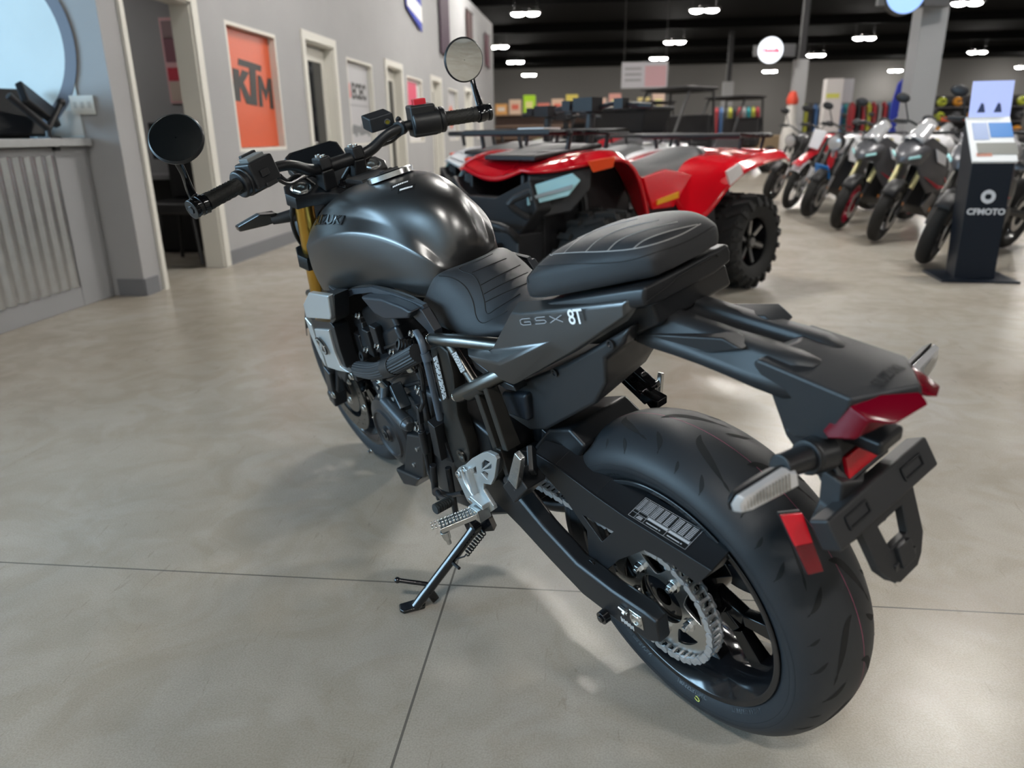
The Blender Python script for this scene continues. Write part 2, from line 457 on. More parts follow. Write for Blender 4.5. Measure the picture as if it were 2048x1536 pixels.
# hall shell that is seen only in the mirrors and paint
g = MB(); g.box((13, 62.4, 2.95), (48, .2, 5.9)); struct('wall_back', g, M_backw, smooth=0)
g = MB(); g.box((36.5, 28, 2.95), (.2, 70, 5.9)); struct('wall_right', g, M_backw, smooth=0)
M_wallf = mat('front_wall_grey', (.5, .51, .5), .7)
g = MB(); g.box((13, -6.5, 2.95), (48, .2, 5.9)); struct('wall_front', g, M_wallf, smooth=0)
WZ0, WZ1 = .6, 3.6; WY = [(-6.6, -4.4), (-4.3, -2.1), (-2.0, .2), (.3, 2.5)]
g = MB(); g.box((-9.9, 28, 4.75), (.2, 70, 2.3)); g.box((-9.9, 28, .3), (.2, 70, .6)); g.box((-9.9, 33.5, 2.1), (.2, 59, 3.0)); g.box((-9.9, -6.8, 2.1), (.2, .4, 3.0)); struct('wall_far_left', g, M_wallf, smooth=0)
for i, (a, b) in enumerate(WY):
    g = MB()
    for q in (a+.03, b-.03, (a+b)/2): g.box((-9.9, q, (WZ0+WZ1)/2), (.1, .06, WZ1-WZ0))
    for q in (WZ0+.03, WZ1-.03): g.box((-9.9, (a+b)/2, q), (.1, b-a, .06))
    struct('window_%d' % (i+11), g, M_lampbody, smooth=0)
# daylight through the shop-front windows
for i, (a, b) in enumerate(WY):
    ld = bpy.data.lights.new('daylight', 'AREA'); ld.shape = 'RECTANGLE'; ld.size = WZ1-WZ0-.1; ld.size_y = b-a-.1; ld.energy = 380; ld.color = (.48, .76, 1.)
    lo = bpy.data.objects.new('daylight', ld); COL.objects.link(lo); lo.location = (-10.05, (a+b)/2, (WZ0+WZ1)/2); lo.rotation_euler = (0, radians(-90), 0)
W = bpy.data.worlds.new('world'); SC.world = W; W.use_nodes = True
nt = W.node_tree; sky = nt.nodes.new('ShaderNodeTexSky'); sky.sun_disc = False; sky.sun_elevation = radians(40)
nt.links.new(sky.outputs[0], nt.nodes['Background'].inputs[0]); nt.nodes['Background'].inputs[1].default_value = .12
# ================================================================== the motorcycle (bike frame: x forward, y left, z up, rear axle over the origin)
MBIKE = Matrix.Translation((.26815, 1.26555, .004)) @ Matrix.Rotation(2.2972, 4, 'Z') @ Matrix.Rotation(-.2532, 4, 'X')
MINV = MBIKE.inverted()
def B(px, py, x=None, y=None, z=None):
    o, d = ray(px, py); o2 = MINV @ o; d2 = (MINV @ (o+d))-o2
    for i, q in enumerate((x, y, z)):
        if q is not None: return o2+d2*((q-o2[i])/d2[i])
def hit(px, py, bv, off=0.):
    o, d = ray(px, py); o2 = MINV @ o; d2 = ((MINV @ (o+d))-o2).normalized()
    h = bv.ray_cast(o2, d2)
    if h[0] is None: h = min((bv.find_nearest(o2+d2*(.7+.03*k)) for k in range(70)), key=lambda q: q[3])
    return h[0]+h[1]*off, h[1]
bike = bpy.data.objects.new('motorcycle', None); COL.objects.link(bike); bike.matrix_world = MBIKE
tag(bike, 'matte black naked motorcycle with gold fork and silver heel plate, leaning on its side stand', 'motorcycle')
K = bike
M_paint = mat('matte_black_paint', (.125, .124, .124), .31, .9, coat=.0)
M_satin = mat('satin_black', (.010, .0105, .012), .38, spec=.5)
M_plast = mat('textured_black_plastic', (.014, .0145, .016), .45, spec=.55, bump=.25, bscale=900)
M_gloss = mat('gloss_black', (.006, .006, .007), .12, coat=.3)
M_metdk = mat('dark_cast_metal', (.045, .046, .05), .32, .7)
M_metgr = mat('grey_metal', (.16, .155, .145), .3, 1.)
M_frame = mat('frame_brown_black', (.035, .033, .03), .35, .5)
M_alu = mat('silver_paint', (.62, .65, .66), .34, .75)
M_zinc = mat('zinc_steel', (.62, .62, .60), .25, 1.)
M_chrome = mat('bright_steel', (.8, .8, .8), .12, 1.)
M_gold = mat('gold_fork', (.62, .36, .07), .28, 1.)
M_rub = mat('tyre_rubber', (.019, .021, .024), .5, spec=.4, bump=.15, bscale=500)
M_groove = mat('tread_groove_black', (.004, .004, .004), .8)
M_vinyl = mat('seat_vinyl', (.010, .0108, .013), .48, spec=.5, bump=.5, bscale=1500, sheen=.04)
M_stitch = mat('seat_piping', (.30, .29, .28), .35)
M_seam = mat('seam_dark', (.006, .006, .006), .7)
M_rlens = mat('red_lens', (.11, .001, .007), .16, spec=.25)
M_refl = mat('red_reflector', (.50, .004, .014), .25, coat=.3, bump=.6, bscale=350)
M_reflb = mat('dark_red_reflector', (.12, .002, .006), .25, coat=.3, bump=.6, bscale=350)
M_clear = mat('clear_lens', (.5, .5, .51), .1, .3, coat=.8, bump=.4, bscale=180)
M_mirror = mat('mirror_glass', (.72, .74, .73), .015, 1.)
M_letw = mat('white_lettering', (.8, .8, .8), .5)
M_letg = mat('grey_lettering', (.35, .35, .36), .4, .5)
M_lab = mat('label_black', (.008, .008, .008), .35)
M_bluek = mat('blue_black_plastic', (.013, .016, .022), .45)
M_chain = mat('chain_steel', (.6, .6, .61), .38, .85)
M_grip = mat('grip_rubber', (.016, .016, .015), .55)

# ---- rear wheel
def tyre(c, R, hw, rb, hb, n=128, crown=1.):
    """round profile tyre around the y axis: c centre, R radius, hw half width, rb bead radius, hb bead half width"""
    side = [(hb-.004, rb), (hb+.003, rb+.003), (hb+.006, rb+.012)]
    H = R-rb-.03; prof = side[:]
    for i in range(0, 13):
        t = pi/2*(1-i/12) if True else 0
        prof.append((hw*sin(t), R-H*.92+H*.92*cos(t) if i else rb+.03))
    prof = [(y, r) for y, r in prof]
    full = prof+[(-y, r) for y, r in prof[::-1][1:]]
    inner = [(-hb+.006, rb-.002), (hb-.006, rb-.002)]
    g = MB(); g.lathe(c, (0, 1, 0), [(r, y) for y, r in full+inner], n, closed=True)
    return g, prof
def tread_curve(prof, s):
    """arc length fraction s in 0..1 from bead to crown -> (y, r)"""
    L = [0]
    for a, b in zip(prof, prof[1:]): L.append(L[-1]+sqrt((a[0]-b[0])**2+(a[1]-b[1])**2))
    t = s*L[-1]
    for i in range(len(L)-1):
        if t <= L[i+1]+1e-9:
            u = (t-L[i])/max(L[i+1]-L[i], 1e-9); a, b = prof[i], prof[i+1]
            return a[0]+(b[0]-a[0])*u, a[1]+(b[1]-a[1])*u
    return prof[-1]
def wheel_pt(c, y, r, a): return V((c[0]+r*cos(a), c[1]+y, c[2]+r*sin(a)))
def groove(g, c, prof, side, pts, w0, off=.0004, n=14):
    """dark tapered slit along pts = [(s, angle)] on the tread"""
    P = cr([V((s, a, 0)) for s, a in pts], n//(len(pts)-1)+1); N = len(P); L = []; R_ = []
    for i, p in enumerate(P):
        t = i/(N-1); w = w0*(sin(pi*min(1, t*1.15+.02)) if t < .85 else (1-t)/.15*.4)
        w = max(w, .0003); d = (P[min(i+1, N-1)]-P[max(i-1, 0)])
        dx = d.x*.14; dy = d.y*.3; l = sqrt(dx*dx+dy*dy) or 1
        nx, ny = -dy/l, dx/l
        for sg, arr in ((1, L), (-1, R_)):
            y, r = tread_curve(prof, min(1, p.x+sg*nx*w/.14)); arr.append(wheel_pt(c, y*side, r+off, p.y+sg*ny*w/.3))
    g.add(L+R_, [(i, i+1, N+i+1, N+i) for i in range(N-1)])
RCEN = (0, 0, .315)
g = MB()   # rim
g.lathe(RCEN, (0, 1, 0), [(.231, .083), (.231, .078), (.222, .074), (.214, .06), (.200, .035), (.198, 0), (.200, -.035), (.214, -.06), (.222, -.074), (.231, -.078), (.231, -.083), (.220, -.082), (.206, -.066), (.188, -.03), (.186, 0), (.188, .03), (.206, .066), (.220, .082)], 96, closed=True)
g.lathe(RCEN, (0, 1, 0), [(.016, .075), (.036, .075), (.05, .06), (.055, .02), (.055, -.03), (.045, -.06), (.016, -.06)], 32, closed=True)
for k in range(5):
    a = 2*pi*k/5+radians(62)
    for s in (-1, 1):
        a1 = a+s*.10; a2 = a+s*.33
        p0 = wheel_pt(RCEN, .012, .046, a1); pm = wheel_pt(RCEN, .016, .12, a+s*.17); p1 = wheel_pt(RCEN, .012, .196, a2)
        g.bar(p0, pm, .030, .028, (0, 1, 0), .026, .022); g.bar(pm, p1, .026, .022, (0, 1, 0), .034, .030)
    g.bar(wheel_pt(RCEN, .012, .05, a), wheel_pt(RCEN, .012, .085, a), .03, .03, (0, 1, 0))
rw = obj('rear_wheel', g, M_gloss, K, bev=.004)
g, rprof = tyre(RCEN, .315, .0915, .2255, .074)
g.mt(1)
for k in range(11):
    a0 = 2*pi*k/11
    for sd in (1, -1):
        o_ = a0+(0 if sd > 0 else pi/11)
        groove(g, RCEN, rprof, sd, [(.99, o_), (.88, o_+.045), (.74, o_+.21), (.66, o_+.34)], .0056)
        groove(g, RCEN, rprof, sd, [(.80, o_+.36), (.68, o_+.43), (.56, o_+.46)], .0044)
        groove(g, RCEN, rprof, sd, [(.62, o_+.17), (.52, o_+.215), (.44, o_+.23)], .0036)
        groove(g, RCEN, rprof, sd, [(.60, o_+.02), (.53, o_+.04), (.47, o_+.045)], .003)
for s, w in ((.235, .0006), (.30, .0004)):    # mould lines on the sidewall
    for sd in (1, -1):
        y, r = tread_curve(rprof, s); y2, r2 = tread_curve(rprof, s+w*6)
        g.lathe((0, 0, .315), (0, 1, 0), [(r+.0003, y*sd+.0004*sd), (r2+.0003, y2*sd+.0004*sd)], 96)
g.mt(2)
y, r = tread_curve(rprof, .93); y2, r2 = tread_curve(rprof, .936)
g.lathe(RCEN, (0, 1, 0), [(r+.0003, -y), (r2+.0003, -y2)], 96)
g.mt(3)
y, r = tread_curve(rprof, .20)
for k in range(10):   # paint dab: a small open ring on the left sidewall
    a = radians(-78)+.016*cos(k*.5); 
    q0 = wheel_pt(RCEN, y+.001, r-.004+.006*sin(k*.5), radians(-99)+.022*cos(k*.5)); q1 = wheel_pt(RCEN, y+.001, r-.004+.006*sin(k*.5+.5), radians(-99)+.022*cos(k*.5+.5))
    g.bar(q0, q1, .0016, .0012, (0, 1, 0))
ty = obj('tyre', g, [M_rub, M_groove, mat('pink_line', (.35, .08, .15), .6), mat('yellow_dab', (.6, .65, .15), .6)], rw, smooth=50)
g = MB()
def tyre_text(body, a_c, s, size, sd=1):
    vs, fs = text2d(body, size, 0, align='CENTER', bold=.0004)
    out = []
    for p in vs:
        yy, rr = tread_curve(rprof, s+p.y/.16); out.append(wheel_pt(RCEN, (yy+.0006)*sd, rr, a_c-p.x/rr))
    g.add(out, fs)
for a in (-60, -130, 60): tyre_text('TUBELESS RADIAL', radians(a), .10, .011)
for a in (-95, 20): tyre_text('180/55ZR17M/C', radians(a), .10, .011)
obj_each('sidewall_lettering', g, mat('moulded_rubber', (.03, .033, .037), .35), rw, smooth=0, near=.02)
# sprocket, nuts, carrier
SY = .1116
g = MB()
N = 46; loops = []
out = []
for i in range(N*4):
    a = 2*pi*i/(N*4); r = .1145+(.0045 if i % 4 in (1, 2) else -.003); out.append((r*cos(a), r*sin(a)))
loops.append(out)
for k in range(5):
    a = 2*pi*k/5+.3; h = []
    for t in range(9): h.append(((.094)*cos(a-.36+.72*t/8), .094*sin(a-.36+.72*t/8)))
    for t in range(7): h.append(((.072-.012*sin(pi*t/6))*cos(a+.22-.44*t/6), (.072-.012*sin(pi*t/6))*sin(a+.22-.44*t/6)))
    loops.append(h)
loops.append([(.05*cos(2*pi*t/32), .05*sin(2*pi*t/32)) for t in range(32)])
put(g, plate2d(loops, .0026, .0006), (0, SY-.012, .315), (1, 0, 0), (0, 0, 1), (0, -1, 0))
sp = obj('sprocket', g, M_zinc, rw, smooth=30)
g = MB()
for k in range(5):
    a = 2*pi*k/5+.3+pi/5; c = V((.066*cos(a), SY-.009, .315+.066*sin(a)))
    g.cyl(c, c+V((0, .003, 0)), .0125, n=20); g.cyl(c, c+V((0, .011, 0)), .0088, n=6); g.cyl(c, c+V((0, .016, 0)), .005, n=12)
obj_each('sprocket_nut', g, M_chrome, sp, bev=.0006, near=.006)
g = MB(); g.lathe((0, .045, .315), (0, 1, 0), [(.018, .05), (.045, .05), (.052, .045), (.085, .03), (.088, 0), (.02, 0)], 40, closed=True)
for k in range(10): g.bar(wheel_pt((0, .083, .315), 0, .03, k*pi/5), wheel_pt((0, .073, .315), 0, .08, k*pi/5), .012, .014, (0, 1, 0))
obj('sprocket_carrier', g, M_gloss, rw)
# brake disc far side
g = MB(); g.lathe((0, -.10, .315), (0, 1, 0), [(.075, 0), (.12, 0), (.12, .005), (.075, .005)], 48, closed=True); obj('brake_disc', g, M_zinc, rw)
# valve + balance weight
g = MB(); a = radians(-52); g.cyl(wheel_pt(RCEN, .02, .19, a), wheel_pt(RCEN, .055, .165, a), .006, n=10); g.box(wheel_pt(RCEN, .02, .186, a), (.04, .05, .018)); obj('valve', g, M_black, rw)
# chain
def chain_path(r1, r2, c1, c2, n):
    d = (c2-c1); L = d.length; ang = atan2(d.y, d.x); al = math.acos((r1-r2)/L)
    segs = []; P = []
    a1 = ang+al; a2 = ang-al
    A = c1+V((cos(a1), sin(a1)))*r1; Bq = c2+V((cos(a1), sin(a1)))*r2; C = c2+V((cos(a2), sin(a2)))*r2; D = c1+V((cos(a2), sin(a2)))*r1
    path = [A+(Bq-A)*t/60 for t in range(60)]+[c2+V((cos(a1-(2*al)*t/20), sin(a1-(2*al)*t/20)))*r2 for t in range(20)]
    path += [C+(D-C)*t/60+V((0, -.012*sin(pi*t/60))) for t in range(60)]+[c1+V((cos(a2-(2*pi-2*al)*t/90), sin(a2-(2*pi-2*al)*t/90)))*r1 for t in range(90)]
    path.append(path[0]); Ls = [0]
    for p, q in zip(path, path[1:]): Ls.append(Ls[-1]+(q-p).length)
    out = []; j = 0
    for i in range(n):
        t = Ls[-1]*i/n
        while Ls[j+1] < t: j += 1
        out.append(path[j]+(path[j+1]-path[j])*((t-Ls[j])/(Ls[j+1]-Ls[j])))
    return out
CP = chain_path(.119, .042, V((0, .315)), V((.60, .385)), 110)
g = MB()
for i in range(110):
    a, b = CP[i], CP[(i+1) % 110]; d = (b-a).normalized(); nn = V((-d.y, d.x))
    for s in (-1, 1):
        yy = SY-.0115+s*(.0125 if i % 2 else .0098); L2 = []
        for t in range(7): q = pi/2+pi*t/6; L2.append(a+(d*cos(q)+nn*sin(q))*.0072)
        L2.append((a+b)/2-nn*.0052)
        for t in range(7): q = -pi/2+pi*t/6; L2.append(b+(d*cos(q)+nn*sin(q))*.0072)
        L2.append((a+b)/2+nn*.0052)
        g.poly([(p.x, yy, p.y) for p in L2], (0, .0022*s, 0))
    g.cyl((a.x, SY-.0265, a.y), (a.x, SY+.0035, a.y), .0036, n=8)
obj('drive_chain', g, M_chain, K, smooth=25)
# ---- swingarm
g = MB()
def ring(x, yc, zc, hw, hh, ch=.3):
    c = min(hw, hh)*ch
    return [V((x, yc+a, zc+b)) for a, b in ((-hw+c, -hh), (hw-c, -hh), (hw, -hh+c), (hw, hh-c), (hw-c, hh), (-hw+c, hh), (-hw, hh-c), (-hw, -hh+c))]
g.loft([ring(.50, .105, .385, .03, .05), ring(.44, .115, .385, .028, .058), ring(.36, .128, .372, .022, .055), ring(.26, .137, .335, .019, .046), ring(.16, .143, .305, .018, .042), ring(.06, .145, .302, .018, .040), ring(-.02, .145, .306, .018, .036), ring(-.045, .145, .308, .014, .026)])
g.mir()
g.box((.40, 0, .40), (.10, .22, .07)); g.box((.27, 0, .50), (.14, .12, .03), Matrix.Rotation(-.3, 3, 'Y'))
sw = obj('swingarm', g, M_satin, K, bev=.006, seg=3)
g = MB(); c = V((.0, .163, .313)); g.box(c, (.030, .006, .032)); g.lathe(c+V((0, .002, 0)), (0, 1, 0), [(.009, 0), (.009, .004), (.013, .004), (.014, 0)], 24)
g.cyl(B(1238, 1213, y=.166), B(1256, 1228, y=.166), .0042, n=10); q = B(1248, 1221, y=.166); q2 = B(1253, 1226, y=.166); g.cyl(q, q2, .0078, n=6)
obj('axle_adjuster', g, M_zinc, sw, bev=.0012)
g = MB()
for k in range(9): q = B(1243+k*3.0, 1238+k*2.4, y=.1635); g.box(q, (.0012, .001, .008 if k % 2 else .011))
obj('scale_marks', g, M_letw, sw, smooth=0)
g = MB(); q = B(1213, 1229, y=.165); g.cyl(q, q+V((0, .014, 0)), .013, n=20); g.cyl(q+V((0, .012, 0)), q+V((0, .018, 0)), .007, n=14); q = B(1040, 985, y=.158); g.bolt(q, (0, 1, 0), .006, .004); q = B(1186, 1126, y=.135); g.cyl(q, q+V((0, .006, 0)), .010, n=18)
obj_each('bobbin', g, M_gloss, sw, bev=.001, near=.006)
# ---- chain guard: upper blade with triangular window, label on the top face
g = MB(); gy = .125
T = [B(*q, y=gy) for q in ((1044, 902), (1066, 922), (1128, 990), (1176, 1060), (1180, 1110), (1186, 1130), (1212, 1141), (1238, 1118), (1290, 1098), (1350, 1130), (1397, 1166), (1424, 1140), (1250, 1032), (1190, 990), (1110, 930), (1070, 905))]
def fr2(P): return [(p.x, p.z) for p in P]
HO = [B(*q, y=gy) for q in ((1165, 1027), (1230, 1062), (1206, 1083))]
put(g, plate2d([fr2(T), fr2(HO)], .0018, .0008), (0, gy, 0), (1, 0, 0), (0, 0, 1), (0, 1, 0))
TT = [B(*q, y=gy) for q in ((1070, 905), (1110, 930), (1190, 990), (1250, 1032), (1424, 1140))]; 
for k in range(4):
    a, b = TT[k], TT[k+1]; w = [.03, .045, .055, .06, .055]
    up = V((0, 0, .012))
    g.add([a, b, b+V((0, -w[k+1], 0))+up, a+V((0, -w[k], 0))+up, a-V((0, 0, .004)), b-V((0, 0, .004)), b+V((0, -w[k+1], -.004))+up, a+V((0, -w[k], -.004))+up], [(0, 1, 2, 3), (7, 6, 5, 4), (0, 4, 5, 1), (1, 5, 6, 2), (2, 6, 7, 3), (3, 7, 4, 0)])
a = TT[4]; e = B(1397, 1166, y=gy); g.add([a, e, e+V((-.004, -.055, 0)), a+V((0, -.055, .012))], [(0, 1, 2, 3)])
cg = obj('chain_guard', g, M_satin, K, bev=.0015)
g = MB(); g2 = MB()
a, b = TT[3], TT[4]; u = (b-a).normalized(); v = V((0, -1, .2)).normalized(); o = a+u*.004+v*.004+V((0, 0, .0014))
g.add([o, o+u*.125, o+u*.125+v*.046, o+v*.046], [(0, 1, 2, 3)])
lab = obj('warning_label', g, M_lab, cg, smooth=0)
def dash(g2, o, u, v, x0, x1, y, h, n=1, gap=.0012):
    for k in range(n):
        a_ = x0+(x1-x0)*k/n; b_ = x0+(x1-x0)*(k+1)/n-(gap if n > 1 else 0)
        p = o+u*a_+v*y; q = o+u*b_+v*y; g2.add([p, q, q+v*h, p+v*h], [(0, 1, 2, 3)])
w = u.cross(v).normalized(); w = w if w.z > 0 else -w
o2 = o+w*.0006
for yy in (0, .0105, .0165, .0445): dash(g2, o2, u, v, 0, .125, yy, .0005)
for xx in (0, .012, .032, .078, .1245): dash(g2, o2, u, v, xx, xx+.0006, 0, .0445)
for k in range(3): dash(g2, o2, u, v, .015+.001*k, .027, .003+k*.0022, .0013, 1)
for q in (.037, .083): dash(g2, o2, u, v, q, q+.026, .004, .002, 1); dash(g2, o2, u, v, q+.028, q+.031, .004, .0022)
for q in (.034, .08): dash(g2, o2, u, v, q, q+.043, .0112, .0042, 1)
for k in range(9):
    for q in (.002, .014, .034, .08): dash(g2, o2, u, v, q, q+(.008 if q < .01 else .016 if q < .03 else .042), .0185+k*.0028, .0012, 3 if q > .03 else 1, .003)
obj('label_print', g2, mat('pale_print', (.42, .42, .43), .5), cg, smooth=0)
# ---- frame plates, tubes, stays on the left (mirrored where hidden)
def plate(name, pts, y, th, m, par=K, bev=.003, holes=()):
    holes = [[((q[0]-sum(a[0] for a in h)/len(h))*1.3+sum(a[0] for a in h)/len(h), (q[1]-sum(a[1] for a in h)/len(h))*1.3+sum(a[1] for a in h)/len(h)) for q in h] for h in holes]
    g = MB(); put(g, plate2d([fr2([B(*q, y=y) for q in pts])]+[fr2([B(*q, y=y) for q in h]) for h in holes], max(th/2-bev, .0003), min(bev, th/2*.9)), (0, y-th/2, 0), (1, 0, 0), (0, 0, 1), (0, 1, 0))
    return obj(name, g, m, par, smooth=30)
fr = plate('frame', ((862, 700), (880, 694), (893, 705), (903, 745), (908, 790), (912, 830), (930, 880), (936, 905), (934, 935), (922, 944), (910, 930), (900, 897), (888, 860), (889, 830), (880, 790), (868, 740)), .150, .03, M_frame, bev=.005)
g = MB()
main = [B(612, 590, y=.10), B(690, 580, y=.135), B(760, 588, y=.15), B(845, 625, y=.152), B(880, 700, y=.145)]
for s in (1, -1): g.tube([V((p.x+.03, (p.y-.02)*s, p.z-.006)) for p in main], .011, 10, k=6)
g.tube([(.50, .12, .72), (.50, -.12, .72)], .016, 10); g.tube([(.53, .12, .45), (.53, -.12, .45)], .02, 10)
g.bar((.50, -.14, .72), (.53, -.14, .42), .03, .05, (0, 1, 0))
obj('main_tubes', g, M_frame, fr)
g = MB(); q = B(924, 911, y=.152); g.lathe(q, (0, 1, 0), [(.016, 0), (.016, .004), (.01, .004), (.008, .001), (0, .001)], 20); obj('pivot_cap', g, M_metgr, fr)
sub = MB()
sub.tube([B(866, 678, y=.15), B(925, 682, y=.15), B(1000, 690, y=.115)], .0135, 16); sub.tube([B(918, 790, y=.15), B(975, 762, y=.15), B(1010, 745, y=.13)], .0155, 16)
sub.tube([B(897, 683, y=.148), B(951, 768, y=.148)], .0105, 14)
sf = obj('subframe', sub, M_metgr, K)
g = MB()
for q, yy, r in (((862, 677), .152, .0105), ((915, 791), .152, .0115)):
    c = B(*q, y=yy); ax = (B(q[0]-30, q[1]+(-2 if yy and q[1] < 700 else 14), y=yy)-c).normalized(); g.cyl(c, c+ax*.006, r*1.1, n=20); g.cyl(c+ax*.006, c+ax*.013, r*.72, n=6); g.cyl(c+ax*.005, c+ax*.009, r*.95, n=20)
obj_each('subframe_bolt', g, M_chrome, sf, bev=.0008, near=.006)
g = MB()
for s in (0, 1):
    a = B(960+s*18, 778-s*10, y=.148); b = B(1008+s*16, 905-s*10, y=.150); g.bar(a, b, .018, .026, (0, 1, 0), .02, .034)
g.bar(B(1010, 890, y=.15), B(1035, 965, y=.152), .018, .036, (0, 1, 0)); g.bar(B(1018, 915, y=.15), B(990, 955, y=.152), .016, .03, (0, 1, 0))
g.tube([B(938, 786, y=.148), B(968, 770, y=.148)], .017, 14)
st = obj('peg_stay', g, M_frame, K, bev=.003)
def lablines(name, P, n, par, off=.0012, m=M_letw, bg=True):
    """small block of unreadable print: P = 4 corners"""
    o, u_, uv, v_ = [V(p) for p in P]; u = u_-o; v = v_-o; w = u.cross(v).normalized(); w = w if w.y > 0 else -w
    g = MB(); g.add([o+w*off, o+u+w*off, o+u+v+w*off, o+v+w*off], [(0, 1, 2, 3)]); l = obj(name, g, M_lab, par, smooth=0)
    g = MB(); rnd = random.Random(3)
    for k in range(n):
        x = .04
        while x < .93:
            L = rnd.uniform(.05, .16); e = min(.96, x+L); y0 = .06+.9*k/n; h = .55/n
            p = [o+u*x+v*y0, o+u*e+v*y0, o+u*e+v*(y0+h), o+u*x+v*(y0+h)]; g.add([q+w*(off+.0005) for q in p], [(0, 1, 2, 3)]); x = e+.025
    obj('label_print', g, m, l, smooth=0); return l
lablines('frame_label', [B(866, 712, y=.151), B(888, 803, y=.151), None or B(894, 798, y=.151), B(875, 706, y=.151)], 5, fr)
lablines('tube_label', [B(903, 706, y=.159), B(923, 747, y=.159), B(934, 742, y=.159), B(913, 701, y=.159)], 5, sf, off=.0005)
# ---- engine
g = MB()
g.loft([[V((x, y, z)) for y, z in ((-w, z0), (w, z0), (w, z1), (-w, z1))] for x, w, z0, z1 in ((.46, .11, .28, .50), (.56, .13, .24, .56), (.70, .14, .22, .56), (.84, .13, .23, .50), (.93, .10, .27, .44))])
R20 = Matrix.Rotation(radians(22), 3, 'Y')
g.box((.80, 0, .58), (.20, .26, .20), R20); g.box((.845, 0, .70), (.19, .25, .09), R20); g.box((.86, 0, .765), (.17, .22, .05), R20)
en = obj('engine', g, M_metdk, K, bev=.012, seg=3)
g = MB()
for k in range(6): g.box(V((.80, 0, .58))+R20 @ V((0, 0, -.07+k*.026)), (.212, .272, .008), R20)
obj('cylinder_fins', g, M_metdk, en, bev=.002)
c = B(779, 866, y=.165)
g = MB(); g.lathe((c.x, .10, c.z), (0, 1, 0), [(.11, 0), (.108, .045), (.098, .062), (.074, .068), (.070, .074), (.066, .074), (.062, .069), (.025, .069), (.022, .076), (0, .076)], 48); 
al = obj('alternator_cover', g, M_metdk, K)
g = MB(); g.cyl((c.x, .172, c.z), (c.x, .179, c.z), .018, n=24); g.cyl((c.x, .178, c.z), (c.x, .182, c.z), .008, n=6); obj('cover_plug', g, M_gloss, al, bev=.001)
g = MB()
for i, q in enumerate(((756, 775), (833, 846), (821, 858), (834, 899), (828, 930), (856, 945), (787, 798), (738, 905), (846, 920))): 
    p = B(*q, y=.172-.012*(i % 3 == 2)); g.bolt(p-V((0, .01, 0)), (0, 1, 0), .0062, .013)
obj_each('cover_bolt', g, M_zinc, al, bev=.0006, near=.006)
g = MB(); P = [B(*q, y=.14) for q in ((832, 858), (866, 862), (868, 945), (842, 952), (826, 930))]; g.poly(P, (0, .03, 0)); P = [B(*q, y=.13) for q in ((820, 920), (870, 940), (862, 956), (838, 952))]; g.poly(P, (0, .05, 0)); obj('sprocket_cover', g, M_satin, en, bev=.006)
# coolant hose with ribbed sleeve
g = MB(); hp = [B(718, 738, y=.17), B(752, 742, y=.185), B(790, 730, y=.188), B(835, 706, y=.165)]; g.tube([B(696, 728, y=.12), B(708, 735, y=.15), hp[0]], .017, 14, k=5); hs = obj('coolant_hose', g, mat('hose_rubber', (.014, .015, .017), .45), en)
g = MB(); P = cr(hp, 8); ns = 40; vs = []
for i, p in enumerate(P):
    t = (P[min(i+1, len(P)-1)]-P[max(i-1, 0)]).normalized(); u, v, _ = frame(t, (0, 1, .2))
    for j in range(ns): a = 2*pi*j/ns; r = .0195+(.0018 if j % 2 else 0); vs.append(p+(u*cos(a)+v*sin(a))*r)
g.add(vs, [(i*ns+j, i*ns+(j+1) % ns, (i+1)*ns+(j+1) % ns, (i+1)*ns+j) for i in range(len(P)-1) for j in range(ns)]+[list(range(ns)), [(len(P)-1)*ns+j for j in range(ns)]]); obj('hose_sleeve', g, mat('sleeve', (.022, .024, .027), .55), hs, smooth=20)
g = MB(); a, b = P[13], P[16]; g.cyl(a, b, .023, n=24); obj('hose_clip', g, M_black, hs, bev=.001)
# coils, starter, water neck, levers, cables round the engine
g = MB()
for q in ((740, 712), (757, 706), (772, 700)): p = B(*q, y=.125); g.bar(p, p+V((-.006, .0, .075)), .034, .04, (0, 1, 0)); 
g.bar(B(735, 640, y=.11), B(748, 690, y=.12), .04, .05, (0, 1, 0)); g.bar(B(764, 640, y=.10), B(780, 682, y=.11), .022, .022); g.box(B(724, 640, y=.12), (.05, .03, .035))
obj_each('ignition_coil', g, M_satin, en, bev=.004, near=.006)
g = MB()
for q in ((735, 700), (757, 693), (787, 705), (719, 632), (827, 668), (764, 792), (838, 776), (842, 785), (814, 822), (837, 858)): p = B(*q, y=.155); g.bolt(p, (.2, .8, .5), .0065, .010)
for q in ((770, 770), (823, 738)): p = B(*q, y=.165); g.cyl(p, p+V((-.003, .01, .022)), .0115, n=14); g.cyl(p+V((-.003, .01, .022)), p+V((-.004, .012, .03)), .0075, n=6)
obj_each('engine_bolt', g, M_zinc, en, bev=.0006, near=.006)
g = MB(); a = B(770, 800, y=.175); b = B(815, 848, y=.185); g.tube([a, b], [.016, .019], 14); g.tube([b, b+(b-a).normalized()*.015], [.019, .012], 14); g.tube([B(772, 765, y=.16), a], .014, 12); g.bar(B(790, 770, y=.15), B(812, 818, y=.16), .03, .03)
obj('starter_housing', g, mat('bluish_cast', (.08, .09, .10), .35, .7), en, bev=.003)
g = MB()
g.tube([B(716, 660, y=.12), B(712, 672, y=.13), B(722, 700, y=.14), B(728, 714, y=.145)], .006, 8, k=5); g.lathe(B(726, 712, y=.147), (0, 1, .2), [(.014, -.006), (.014, .006), (.006, .006)], 16)
g.tube([B(795, 735, y=.16), B(765, 752, y=.17), B(745, 760, y=.16)], .005, 8, k=5); g.tube([B(815, 735, y=.15), B(782, 764, y=.165)], .003, 6)
g.tube([B(840, 775, y=.15), B(846, 805, y=.17), B(838, 830, y=.17), B(842, 858, y=.16)], .005, 8, k=6)
